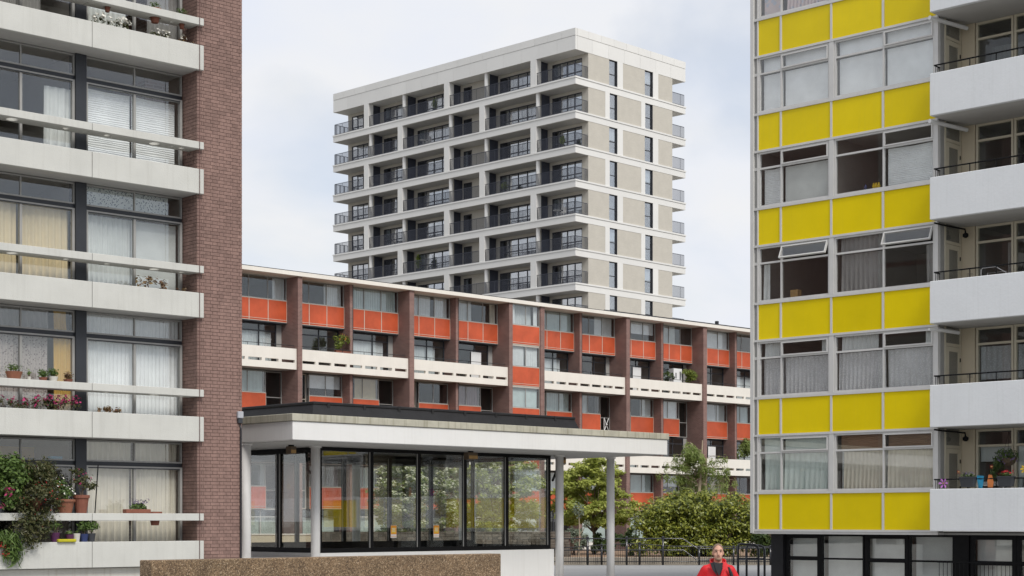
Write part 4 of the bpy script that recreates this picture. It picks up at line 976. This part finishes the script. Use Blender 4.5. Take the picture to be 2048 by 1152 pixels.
bush('hedge', 'dark clipped hedge between the laurel and the yellow block', pX(1565, 80), 80., (2.1, .8, .95), 'leaf_dark', 10000, .14, 22, k=36)
bush('low_shrub', 'grey-green shrub at the foot of the tiered tree', pX(1150, 84), 84., (.75, .6, .85), 'leaf_grey', 2600, .13, 23, k=16, group='low shrubs in the planting bed')
bush('low_shrub', 'dark shrub under the right side of the tiered tree', pX(1212, 85.5), 85.5, (1.1, .6, .7), 'leaf_dark', 3400, .14, 24, k=18, group='low shrubs in the planting bed')
bush('low_shrub', 'dark shrub filling the bed left of the laurel', pX(1262, 83), 83., (.7, .6, .8), 'leaf_dark', 2600, .14, 25, k=14, group='low shrubs in the planting bed')
bush('low_shrub', 'dark undergrowth seen through the second pavilion pane', pX(800, 85), 85., (1.5, .6, .9), 'leaf_dark', 3600, .14, 26, k=18, group='low shrubs in the planting bed')
bush('low_shrub', 'dark undergrowth seen through the fourth pavilion pane', pX(955, 85), 85., (2.2, .6, .95), 'leaf_dark', 4600, .14, 27, k=22, group='low shrubs in the planting bed')
bush('low_shrub', 'small bright green shrub above the stone wall in the fourth pavilion pane', pX(975, 83), 83., (.55, .4, .95), 'leaf_light', 1500, .13, 28, k=10, group='low shrubs in the planting bed')
t = thing('sapling', 'thin pale-stemmed sapling behind the black railings', 'tree', (pX(1158, 79), 79, .28)); mb = MB(); mb.tube([(0, 0, 0), (.03, 0, 1.1), (-.02, 0, 2.5)], [.03, .025, .012], 6); mb.tube([(.03, 0, 1.1), (.35, 0, 1.55)], [.018, .008], 5); mb.build('stem', 'bark_pale', t)
leaf_cloud('leaves', 'leaf_grey', t, [(-.02, 0, 2.3, .3, .25, .35), (.35, 0, 1.6, .2, .2, .2)], 260, .12, 30)

# ================================================================ pots and plants on the brown-brick block
def pot(mb, r, h, c=(0, 0, 0), rim=True): mb.lathe(c, [(r * .68, 0), (r * .98, h * .82), (r * 1.1, h * .83), (r * 1.1, h), (r * .9, h), (r * .88, h * .9)] if rim else [(r * .7, 0), (r, h), (r * .9, h), (r * .88, h * .9)], 16); return mb
def potted(label, x, y, z, r, h, pm, leaf, n, size, seed, blob, name='potted_plant', flower=None, nf=0, group='pot plants on the brick block', rim=True, fr=None, frame=FA, fs=.05):
    t = thing(name, label, 'plant', fr or frame.w(x, y, z), frame.a, group)
    pot(MB(), r, h, rim=rim).build('pot', pm, t, smooth=False)
    rg = random.Random(seed); mb = MB()
    for i in range(4): mb.tube([(rg.uniform(-.3, .3) * r, rg.uniform(-.3, .3) * r, h * .8), (blob[0][0] + rg.uniform(-.5, .5) * blob[0][3], blob[0][1], blob[0][2])], [.008, .004], 5)
    mb.build('stems', 'bark', t); leaf_cloud('foliage', leaf, t, blob, n, size, seed, .4, 2.2, .25)
    if flower: leaf_cloud('blossom', flower, t, [(a, b - .02, c + .04, d * 1.02, e * 1.02, f * 1.02) for a, b, c, d, e, f in blob], nf, fs, seed + 9, .5, 1.2, .8)
    return t
ZS = [z + .584 for z in ZB]; ZP = ZB
potted('tall terracotta pot with a pink leggy geranium on the lowest shelf', -2.66, .1, ZS[0], .155, .37, 'terracotta', 'leaf_red', 420, .075, 41, [(0, 0, .68, .26, .2, .2), (.2, 0, .55, .22, .15, .1), (-.1, 0, .85, .16, .12, .1)], flower='petal_pink', nf=16)
potted('round copper-brown bowl of white daisies on the lowest shelf', -3.02, .1, ZS[0], .19, .28, 'copper_pot', 'leaf_balcony', 520, .07, 42, [(0, 0, .42, .2, .16, .16), (-.12, 0, .6, .15, .14, .12)], flower='petal_white', nf=26)
t = thing('plant_trough', 'long terracotta trough of lavender on the lowest shelf', 'plant', FA.w(-1.4, .08, ZS[0]), FA.a)
bx('trough', 'terracotta', t, -.29, .29, -.08, .08, 0, .085, .01); leaf_cloud('foliage', 'leaf_balcony', t, [(.05, 0, .14, .2, .06, .07)], 240, .07, 43); leaf_cloud('blossom', 'petal_purple', t, [(.02, 0, .24, .22, .06, .08), (.25, 0, .26, .06, .05, .06)], 70, .05, 44)
t = thing('fuchsia_bush', 'huge reddish-green fuchsia spilling over the lowest shelf', 'plant', FA.w(-3.72, .0, ZS[0]), FA.a)
MB().lathe((0, .12, 0), [(.13, 0), (.19, .3), (.17, .3)], 14).build('pot', 'terracotta', t)
leaf_cloud('foliage', 'leaf_red', t, clumps((0, -.08, .38), (.66, .36, .75), 30, 45, (.26, .4), 1) + [(-.25, -.2, -.25, .34, .18, .3), (.05, -.2, -.3, .33, .18, .28), (-.2, -.2, -.55, .25, .15, .22), (-.1, -.2, -.1, .5, .2, .3)], 8500, .072, 45, .2, 2.6, .2, .6)
leaf_cloud('blossom', 'petal_red', t, clumps((0, -.14, .4), (.68, .36, .75), 24, 46, (.26, .4), 1), 110, .045, 47, .1, 2., .8, .8)
t = thing('green_bush', 'lush light-green bush at the end of the lowest shelf', 'plant', FA.w(-4.45, .05, ZS[0]), FA.a)
MB().lathe((0, .1, 0), [(.14, 0), (.18, .3), (.16, .3)], 14).build('pot', 'charcoal_plastic', t)
leaf_cloud('foliage', 'leaf_balcony', t, clumps((.1, -.05, .65), (.55, .3, .72), 24, 48, (.28, .42), 1), 5200, .085, 48, .3, 1.8, .2); leaf_cloud('blossom', 'petal_pink', t, [(.05, -.3, .42, .12, .06, .1), (-.1, -.3, .15, .1, .06, .06)], 26, .08, 49)
t = thing('spider_plant', 'strappy red-flowered plant hanging over the lowest balcony edge', 'plant', FA.w(-4.42, -.06, ZP[0]), FA.a)
bx('box', 'charcoal_plastic', t, -.3, .3, -.02, .12, -.02, .12); leaf_cloud('foliage', 'leaf_balcony', t, [(.05, -.1, .05, .35, .12, .2), (.15, -.14, -.2, .22, .08, .25)], 700, .2, 50, .1, 7, .2, 1.8); leaf_cloud('blossom', 'petal_red', t, [(-.05, -.16, -.1, .18, .06, .18)], 60, .06, 51)
for (x, m, r, h, lab, seed, n) in ((-3.3, 'purple_pot', .1, .2, 'purple plant pot on the lowest balcony edge', 52, 120), (-2.98, 'purple_pot', .085, .16, 'short dark purple pot behind the yellow tray', 53, 60), (-2.83, 'white_pot', .08, .18, 'small cream pot on the lowest balcony edge', 54, 0), (-2.66, 'blue_pot', .09, .17, 'dark blue pot with leafy cuttings on the lowest balcony edge', 55, 320), (-2.5, 'charcoal_plastic', .09, .18, 'charcoal pot with trailing leaves on the lowest balcony edge', 56, 420)):
    potted(lab, x, -.02, ZP[0] - .008, r, h, m, 'leaf_balcony', max(n, 8), .07, seed, [(0, 0, h + .16 if n > 100 else h + .03, .17 if n > 100 else .06, .12, .13 if n > 100 else .04)], rim=False)
t = tag(bx('yellow_tray', 'yellow_tray', None, -.2, .2, -.07, .06, 0, .06, .012), 'flat yellow-green tray on the lowest balcony edge', 'tray'); t.location = FA.w(-3.1, -.09, ZP[0]); t.rotation_euler = (0, 0, FA.a)
def edge_flowers(label, x0, x1, z, leaf, n, fl, nf, seed, h=.2, size=.06, fs=.07, y=.02, gname='flower_box'):
    t = thing(gname, label, 'plant', FA.w((x0 + x1) / 2, y, z - .16), FA.a, 'flower boxes behind the balcony fronts'); w_ = (x1 - x0) / 2
    bx('box', 'terracotta', t, -w_, w_, .04, .2, -.06, .12); rg = random.Random(seed)
    bl = [(-w_ + 2 * w_ * (i + .5) / 6 + rg.uniform(-.05, .05), .06, .16 + h * rg.uniform(.3, .8), w_ / 4.2, .08, h * .55) for i in range(6)]
    leaf_cloud('foliage', leaf, t, bl, n, size, seed, .5, 2.2, .1)
    if nf: leaf_cloud('blossom', fl, t, [(a, b - .03, c + h * .3, d, e, f) for a, b, c, d, e, f in bl], nf, fs, seed + 1, .5, 1.15, .3)
edge_flowers('white geraniums spilling over the topmost balcony, nearer the dark post', -2.4, -1.55, ZB[4], 'leaf_red', 260, 'petal_white', 70, 60)
edge_flowers('white flowers on the topmost balcony beside the brick pier', -1.05, -.6, ZB[4], 'leaf_red', 140, 'petal_white', 36, 61, .17)
edge_flowers('sparse white flowers at the very end of the topmost balcony', -.45, -.12, ZB[4], 'leaf_brown', 60, 'petal_white', 7, 62, .14)
edge_flowers('magenta bougainvillea along the second balcony', -3.75, -2.75, ZB[1], 'leaf_red', 620, 'petal_pink', 170, 63, .26, .06, .055)
edge_flowers('magenta flowers at the far end of the second balcony', -4.75, -3.85, ZB[1], 'leaf_red', 330, 'petal_pink', 60, 64, .17, .06, .06)
edge_flowers('dry brown stalks on the second balcony', -2.3, -1.8, ZB[1], 'leaf_brown', 160, None, 0, 65, .14, .08)
edge_flowers('tall dry seed heads on the third balcony', -1.35, -.7, ZB[2], 'leaf_brown', 150, None, 0, 66, .25, .09)
edge_flowers('small orange-leaved plant at the end of the third balcony', -.4, -.2, ZB[2], 'leaf_brown', 40, None, 0, 67, .1, .06)
for (x, m, r, h, lab, seed, n) in ((-4.12, 'copper_pot', .17, .15, 'wide brown bowl on the shelf by the mustard curtains', 70, 160), (-3.8, 'white_pot', .04, .07, 'tiny white pot on the shelf by the mustard curtains', 71, 20), (-3.5, 'terracotta', .09, .07, 'low green herb pot on the shelf by the mustard curtains', 72, 260), (-3.28, 'white_pot', .1, .1, 'white pot of herbs on the shelf by the mustard curtains', 73, 260), (-2.95, 'terracotta', .1, .06, 'low pot of red leaves on the shelf by the mustard curtains', 74, 160)):
    potted(lab, x, .1, ZS[1], r, h, m, 'leaf_balcony' if seed < 74 else 'leaf_brown', n, .055, seed, [(0, 0, h + .08, r * 1.2, .09, .08)], rim=False)
for (x, lab) in ((-2.06, 'terracotta pot hung through the top shelf near the dark post'), (-.95, 'large terracotta pot hung through the top shelf'), (-.3, 'terracotta pot hung through the top shelf by the brick pier')):
    t = thing('hanging_pot', lab, 'pot', FA.w(x, .12, ZB[4] + .33), FA.a, 'pots hung in the top shelf'); r = .12 if x == -.95 else .068
    MB().lathe((0, 0, 0), [(r * .65, 0), (r * .95, .2), (r * 1.3, .256), (r * 1.3, .29), (r * .85, .29)], 16).build('body', 'terracotta', t); leaf_cloud('foliage', 'leaf_balcony', t, [(0, 0, .36, .12, .1, .08)], 80, .06, 80)
t = thing('hanging_pot', 'terracotta pot hung through the lowest shelf', 'pot', FA.w(-.95, .12, ZB[0] + .33), FA.a); MB().lathe((0, 0, 0), [(.08, 0), (.118, .2), (.155, .256), (.155, .29), (.1, .29)], 16).build('body', 'terracotta', t)
t = thing('dark_cane', 'thin dark cane leaning on the lowest window', 'cane', FA.w(-2.3, .2, ZS[0]), FA.a); MB().tube([(0, 0, 0), (.1, .05, 1.0)], .012, 6).build('cane', 'black_frame', t)

# ================================================================ things on the yellow block's balconies
def rail_planter(x, label, seed, fl):
    t = thing('rail_planter', label, 'planter', FD.w(x, -.36, YB[0] + 1.09), FD.a, 'dark planters on the lowest balcony rail')
    mb = MB(); mb.v += [(-.16, -.07, .0), (.16, -.07, .0), (.16, .09, .0), (-.16, .09, .0), (-.19, -.1, .23), (.19, -.1, .23), (.19, .12, .23), (-.19, .12, .23)]; mb.f += [(0, 3, 2, 1), (0, 1, 5, 4), (1, 2, 6, 5), (2, 3, 7, 6), (3, 0, 4, 7)]
    p = mb.build('trough', 'charcoal_plastic', t); bx('rim', 'charcoal_plastic', p, -.2, .2, -.11, .13, .231, .262); bx('soil', 'soil', p, -.17, .17, -.08, .1, .19, .2); bx('bracket', 'black_frame', t, -.01, .01, -.02, .02, -.12, 0)
    leaf_cloud('foliage', 'leaf_dark', t, [(0, 0, .3, .17, .1, .06)], 200, .06, seed); leaf_cloud('blossom', fl, t, [(0, 0, .34, .17, .1, .07)], 60, .05, seed + 1)
rail_planter(6.63, 'charcoal rail planter of purple flowers, nearer the balcony door', 90, 'petal_purple'); rail_planter(7.66, 'charcoal rail planter of red flowers, nearer the picture edge', 92, 'petal_red')
def spinner(x, y, z, m, label, s=.09, cat='ornament', n=8):
    t = thing('garden_ornament', label, cat, FD.w(x, y, z), FD.a, 'ornaments on the lowest yellow-block balcony')
    MB().tube([(0, 0, -.4), (0, 0, .1)], .006, 5).build('stick', 'black_frame', t)
    mb = MB()
    for i in range(n):
        a = 6.283 * i / n; mb.v += [(0, 0, .1), (s * math.cos(a - .25), -.015, .1 + s * math.sin(a - .25)), (1.25 * s * math.cos(a), -.03, .1 + 1.25 * s * math.sin(a)), (s * math.cos(a + .25), -.015, .1 + s * math.sin(a + .25))]; b = len(mb.v) - 4; mb.f.append((b, b + 1, b + 2, b + 3))
    mb.build('petals', m, t); MB().lathe((0, -.02, .085), [(.02, 0), (.03, .015), (.02, .03)], 8).build('centre', 'wood', t)
spinner(8.12, -.25, YB[0] + 1.42, 'petal_yellow', 'yellow sunflower ornament on the lowest balcony by the picture edge', .1)
spinner(6.32, -.25, YB[0] + 1.38, 'petal_red', 'small red poppy ornament beside the purple planter', .045, n=5); spinner(7.2, -.2, YB[0] + 1.5, 'petal_red', 'small red poppy ornament between the two planters', .045, n=5)
spinner(5.92, -.3, YB[0] + 1.1, 'petal_lilac', 'lilac butterfly windmill at the balcony corner', .11, n=6)
t = thing('drying_rack', 'white drying rack with small clothes on the lowest yellow-block balcony', 'drying rack', FD.w(7.05, -.15, YB[0] + .13), FD.a); mb = MB()
for i in range(4): mb.tube([(-.35, -.1 + i * .1, 1.0 + .03 * i), (.35, -.1 + i * .1, 1.0 + .03 * i)], .007, 5)
mb.tube([(-.35, -.1, 0), (-.35, .2, 1.1)], .01, 5); mb.tube([(.35, -.1, 0), (.35, .2, 1.1)], .01, 5); mb.build('frame', 'white_gloss', t)
MB().grid([[(-.22, -.13, 1.26), (-.02, -.14, 1.24)], [(-.2, -.14, 1.1), (-.04, -.13, 1.06)], [(-.17, -.13, .93), (-.07, -.14, .9)]]).build('garment', 'cloth_blue', t); MB().grid([[(.1, -.13, 1.27), (.2, -.14, 1.26)], [(.07, -.14, 1.1), (.24, -.13, 1.08)], [(.08, -.13, .95), (.22, -.14, .94)]]).build('garment', 'cloth_orange', t)
t = thing('hanging_basket', 'hanging basket of dark purple trailing plants under the balcony ceiling', 'hanging basket', FD.w(7.38, .35, YB[0] + 1.75), FD.a)
MB().lathe((0, 0, 0), [(.05, -.12), (.15, -.05), (.2, .08), (.18, .08)], 14).build('basket', 'brown_box', t); mb = MB()
for a in (0, 2.1, 4.2): mb.tube([(.19 * math.cos(a), .19 * math.sin(a), .08), (0, 0, .75)], .004, 4)
mb.build('chain', 'black_frame', t); leaf_cloud('foliage', 'leaf_dark', t, [(0, -.05, .15, .28, .25, .16), (-.25, -.1, -.05, .16, .14, .2), (-.35, -.1, -.3, .1, .1, .25)], 650, .13, 95, .1, 4, .2, 1.2); leaf_cloud('blossom', 'petal_purple', t, [(-.05, -.15, .1, .3, .22, .2)], 60, .06, 97)
t = thing('metal_chair', 'steel tube chair back above the balcony level with the tilted-open top windows', 'chair', FD.w(7.1, .1, YB[2] + .13), FD.a)
MB().tube([(-.3, -.1, 0), (-.3, -.1, 1.15), (-.25, -.1, 1.19), (.1, -.1, 1.19), (.3, .0, 1.05)], .012, 6).build('frame', 'steel', t); MB().tube([(-.3, .25, 0), (-.3, .25, 1.1), (.2, .25, 1.1), (.3, .1, 0)], .012, 6).build('frame', 'steel', t); bx('seat', 'white_gloss', t, -.3, .25, -.1, .25, .44, .47)
potted('leafy potted shrub on the upper yellow-block balcony by the picture edge', 0, 0, 0, .13, .3, 'white_pot', 'leaf_brown', 320, .09, 98, [(0, 0, 1.1, .2, .2, .35)], fr=FD.w(8.05, .3, YB[4] + .13), frame=FD, group='shrubs on yellow-block balconies')
potted('red-potted shrub one balcony above the metal chair, by the picture edge', 0, 0, 0, .14, .9, 'petal_pink', 'leaf_balcony', 420, .09, 99, [(0, 0, 1.25, .22, .2, .4)], fr=FD.w(8.08, .3, YB[3] + .13), frame=FD, group='shrubs on yellow-block balconies')
# sill objects
t = thing('window_flowers', 'row of little vases on the sill between blinds', 'vases', FD.w(3.4, .2, YB[3] + PH + .07), FD.a); bx('cloth', 'cur_mint', t, -.75, .4, 0, .25, 0, .1)
for i, x in enumerate((-.1, .15, .22, .3)): MB().lathe((x, .05, .1), [(.03, 0), (.045, .06), (.02, .13), (.025, .15)], 10).build('vase', 'blue_pot' if i == 0 else 'petal_yellow', t)
t = tag(bx('wood_box', 'wood', None, -.12, .12, 0, .2, 0, .3, .005), 'small wooden box on the sill below the tilted-open top windows', 'box'); t.location = FD.w(.98, .3, YB[2] + PH + .07); t.rotation_euler = (0, 0, FD.a)
bx('door_panel', 'white_gloss', D, 1.75, 2.2, 3.2, 3.25, YB[2] + 1.0, YB[2] + 2.0)

# ================================================================ things on the maisonette balconies
def bal_plant(label, x, z, rad, leaf, n, seed, fl=None, y=.5): 
    t = thing('balcony_plant', label, 'plant', FB.w(x, y, z), FB.a, 'plants on the maisonette balconies'); bx('trough', 'terracotta', t, -rad[0] * .7, rad[0] * .7, -.1, .1, 0, .3)
    leaf_cloud('foliage', leaf, t, clumps((0, 0, .3 + rad[2]), rad, 10, seed, (.35, .5), 1), n, .14, seed, .4, 2)
    if fl: leaf_cloud('blossom', fl, t, [(0, -.1, .3 + rad[2] * 1.6, rad[0] * .7, .2, rad[2] * .5)], 16, .1, seed + 1)
bal_plant('spiky plant with orange flowers on the upper maisonette balcony', -13.0, 11.55, (.75, .3, .5), 'leaf_mid', 420, 101, 'cloth_orange')
bal_plant('shaggy green bush trailing over the lower balcony beside the yellow block', 24.1, 6.1, (1.0, .5, .8), 'leaf_willow', 2200, 102)
bal_plant('crowd of green plants at the pier end of the upper balcony', 17.9, 11.4, (.9, .35, .55), 'leaf_mid', 900, 103); bal_plant('low dark plants by the white cabinet on the upper balcony', 15.6, 11.4, (.6, .3, .35), 'leaf_dark', 400, 104)
t = thing('white_cabinet', 'white louvred cabinet standing on the upper maisonette balcony', 'cabinet', FB.w(16.9, .9, 10.69), FB.a); bx('case', 'white_gloss', t, -.45, .45, -.2, .25, 0, 2.0); bx('vent', 'frame_dark', t, -.25, -.15, -.21, -.201, 1.3, 1.7); bx('vent', 'frame_dark', t, .2, .3, -.21, -.201, 1.2, 1.8)
t = thing('folding_chair', 'thin metal chair back showing above the upper balcony', 'chair', FB.w(-18.2, .7, 10.69), FB.a); mb = MB()
for a, b in (((-.3, 0, 0), (.2, .1, 1.45)), ((.3, 0, 0), (-.2, .1, 1.45)), ((-.35, 0, 1.45), (.35, 0, 1.45))): mb.tube([a, b], .015, 5)
mb.build('frame', 'steel', t); bx('seat', 'steel', t, -.25, .25, -.05, .3, .45, .48)
t = thing('pale_panel', 'tall cream board leaning beside the brick pier on the upper balcony', 'board', FB.w(-15.95, .75, 10.69), FB.a); bx('board', 'b_white', t, -.02, .25, 0, .05, 0, 2.1)
t = thing('folding_airer', 'white metal folding airer hung by the recessed door', 'airer', FB.w(9.95, 1.1, 7.95), FB.a); mb = MB()
for a, b in (((-.2, 0, .1), (.25, 0, 1.0)), ((.25, 0, .1), (-.2, 0, 1.0)), ((-.2, 0, 1.0), (-.2, 0, .1))): mb.tube([a, b], .025, 6)
mb.build('frame', 'white_gloss', t); MB().lathe((.02, -.03, .5), [(.02, 0), (.09, .04), (.02, .1)], 8).build('hub', 'white_gloss', t)

# ================================================================ man in the red jacket
def person():
    PX, PY = pX(1436, 23.1), 23.1
    t = thing('person', 'man in a red jacket over a dark shirt walking towards the viewer', 'person', (PX, PY, 0), R(180 - 2))
    def capsule(mb, a, b, ra, rb, n=12):
        a, b = Vector(a), Vector(b); d = (b - a).normalized(); pts = []; rs = []
        for i in range(5): q = math.pi / 2 * (1 - i / 4); pts.append(a - d * ra * math.sin(q)); rs.append(max(.002, ra * math.cos(q)))
        for i in range(5): q = math.pi / 2 * i / 4; pts.append(b + d * rb * math.sin(q)); rs.append(max(.002, rb * math.cos(q)))
        mb.tube(pts, rs, n)
    def ell(mb, c, r, n=16, m=10):
        P_ = []
        for i in range(m + 1):
            a = math.pi * i / m; P_.append([(c[0] + r[0] * math.sin(a) * math.cos(6.28319 * j / n), c[1] + r[1] * math.sin(a) * math.sin(6.28319 * j / n), c[2] - r[2] * math.cos(a)) for j in range(n + 1)])
        mb.grid(P_)
    def fuse(mb, name, m, vox, parent, smooth=4):
        o = put('tmp', mb.mesh('tmp'), m); r_ = o.modifiers.new('r', 'REMESH'); r_.mode = 'VOXEL'; r_.voxel_size = vox
        s = o.modifiers.new('s', 'SMOOTH'); s.iterations = smooth; s.factor = .5
        dg = bpy.context.evaluated_depsgraph_get(); me = bpy.data.meshes.new_from_object(o.evaluated_get(dg)); bpy.data.objects.remove(o)
        me.name = name; me.polygons.foreach_set('use_smooth', [True] * len(me.polygons)); me.materials.clear(); return put(name, me, m, parent)
    # local frame: +y is the way he walks (towards the camera after the turn), x to his left-hand side mirrored
    b = MB()
    ell(b, (0, -.012, 1.668), (.074, .094, .098)); ell(b, (0, .022, 1.585), (.058, .07, .07)); ell(b, (0, .05, 1.552), (.036, .038, .03))   # skull, jaw, chin
    capsule(b, (0, .072, 1.66), (0, .098, 1.618), .012, .017); ell(b, (0, .062, 1.682), (.058, .028, .016))  # nose, brow
    for s in (-1, 1): ell(b, (s * .074, -.012, 1.632), (.011, .02, .03)); ell(b, (s * .042, .052, 1.615), (.022, .022, .022))
    capsule(b, (0, -.02, 1.44), (0, -.01, 1.58), .062, .056); ell(b, (0, -.01, 1.25), (.17, .11, .22)); ell(b, (0, 0, 1.0), (.16, .11, .16))
    hands = []
    for s in (-1, 1):
        sh = (s * .165, -.01, 1.36); el = (s * .3, -.05 - s * .03, 1.13); wr = (s * .3, .13 - s * .08, .95)
        capsule(b, sh, el, .052, .042); capsule(b, el, wr, .042, .028)
        hd_ = Vector(wr) + Vector((-s * .005, .03, -.06)); capsule(b, wr, hd_, .03, .038)
        for i in range(4):
            f0 = hd_ + Vector((s * .002, -.027 + i * .018, -.03)); l = (.06, .07, .066, .052)[i]; f1 = f0 + Vector((-s * .008, .006, -l * .55)); f2 = f1 + Vector((-s * .028, .006, -l * .4)); capsule(b, f0, f1, .0095, .009, 8); capsule(b, f1, f2, .009, .008, 8)
        t0 = hd_ + Vector((-s * .012, .035, .0)); t1 = t0 + Vector((-s * .015, .028, -.03)); capsule(b, t0, t1, .011, .01, 8); capsule(b, t1, t1 + Vector((-s * .008, .01, -.03)), .01, .008, 8)
    for s in (-1, 1):
        hip = (s * .095, 0, .93); kn = (s * .1, .08 * (1 + s), .5); an = (s * .1, .06 + s * .2, .09)
        capsule(b, hip, kn, .085, .058); capsule(b, kn, an, .056, .04); capsule(b, (an[0], an[1] - .02, .045), (an[0], an[1] + .15, .035), .04, .034)
    body = fuse(b, 'body', 'skin', .0085, t)
    # clothes
    j = MB(); ell(j, (0, -.015, 1.22), (.205, .145, .23)); ell(j, (0, -.01, 1.04), (.205, .15, .22)); capsule(j, (-.1, -.02, 1.385), (.1, -.02, 1.385), .06, .06)
    for s in (-1, 1):
        sh = (s * .165, -.01, 1.355); el = (s * .3, -.05 - s * .03, 1.13); wr = (s * .3, .12 - s * .08, .97); capsule(j, sh, el, .075, .062); capsule(j, el, wr, .062, .05)
        capsule(j, (s * .06, .0, 1.44), (s * .15, -.01, 1.375), .035, .05)
    jk = fuse(j, 'jacket', 'jacket', .013, t, 3)
    # open stand-up collar
    P_ = [[], [], []]
    for i in range(21):
        a = R(122) + R(296) * i / 20; q = 1 + .18 * abs(i - 10) / 10
        for r_, (ra, z) in enumerate(((.088, 1.425), (.098, 1.48), (.104, 1.525))): P_[r_].append((math.cos(a) * ra * q, math.sin(a) * ra * q - .02, z - .05 * (abs(i - 10) / 10) ** 2 * (r_ + 1) * .6))
    cl = MB().grid(P_).build('collar', 'jacket', jk, smooth=True); sm = cl.modifiers.new('s', 'SOLIDIFY'); sm.thickness = .012
    v = MB(); v.v += [(-.07, .105, 1.462), (.07, .105, 1.462), (.045, .142, 1.36), (0, .15, 1.27), (-.045, .142, 1.36), (0, .118, 1.45)]; v.f += [(0, 4, 3, 5), (5, 3, 2, 1)]
    sv = v.build('shirt', 'black_cloth', t); sm = sv.modifiers.new('s', 'SOLIDIFY'); sm.thickness = .02
    for s in (-1, 1):
        lp = MB(); lp.v += [(s * .06, .115, 1.475), (s * .115, .1, 1.455), (s * .09, .142, 1.37), (s * .02, .158, 1.27), (s * .04, .15, 1.36)]; lp.f += [(0, 1, 2, 4), (4, 2, 3)]
        q = lp.build('lapel', 'black_cloth' if s > 0 else 'jacket', jk); sm = q.modifiers.new('s', 'SOLIDIFY'); sm.thickness = .008
    pn = MB(); pn.tube([(-.135, .115, 1.40), (-.165, .115, 1.32), (-.2, .085, 1.2), (-.235, .05, 1.08)], [.012, .024, .026, .03], 8).build('side_panel', 'black_cloth', jk, smooth=True)
    z_ = MB(); z_.box(-.006, .006, .135, .142, 1.0, 1.26); z_.build('zip', 'black_cloth', jk)
    tr_ = MB()
    for s in (-1, 1):
        hip = (s * .095, 0, .93); kn = (s * .1, .08 * (1 + s), .5); an = (s * .1, .06 + s * .2, .12); capsule(tr_, hip, kn, .1, .075); capsule(tr_, kn, an, .073, .06)
    ell(tr_, (0, 0, .95), (.175, .125, .14)); fuse(tr_, 'trousers', 'denim', .014, t)
    for s in (-1, 1):
        sh_ = MB(); y = .06 + s * .2; capsule(sh_, (s * .1, y - .04, .052), (s * .1, y + .17, .048), .05, .046); fuse(sh_, 'shoe', 'black_cloth', .012, t)
    for o in (jk, sv): o.location.z = .045
    # hair cap: thinning on top, longer at the sides
    P_ = []
    for i in range(9):
        a = math.pi * .5 * i / 8; row = []
        for q in range(25):
            c = 6.28319 * q / 24; yy = math.sin(c); front = max(0, yy); lo = 1.65 + .1 * front ** .6
            rx, ry, rz = .0785, .099, .1015; z = 1.668 + rz * math.sin(a) * 1 + 0; rr = math.cos(a)
            zz = lo - .03 * (1 - front) + (1.7695 - (lo - .03 * (1 - front))) * (i / 8); k_ = max(-1, min(1, (zz - 1.668) / rz)); rr = math.sqrt(max(0, 1 - k_ * k_))
            row.append((rx * rr * math.cos(c), -.013 + ry * rr * math.sin(c), zz))
        P_.append(row)
    MB().grid(P_).build('hair', 'hair', t, smooth=True)
    bd_ = MB(); ell(bd_, (0, .06, 1.556), (.04, .036, .032)); ell(bd_, (0, .086, 1.597), (.026, .012, .006)); bd_.build('beard', 'beard', t, smooth=True)
    for s in (-1, 1):
        e_ = MB(); ell(e_, (s * .03, .074, 1.662), (.013, .008, .006)); e_.build('eye', 'eye', t, smooth=True); w_ = MB(); ell(w_, (s * .031, .083, 1.684), (.02, .006, .004)); w_.build('eyebrow', 'hair', t, smooth=True)
    m_ = MB(); ell(m_, (0, .089, 1.584), (.022, .007, .005)); m_.build('mouth', 'lip', t, smooth=True)
person()
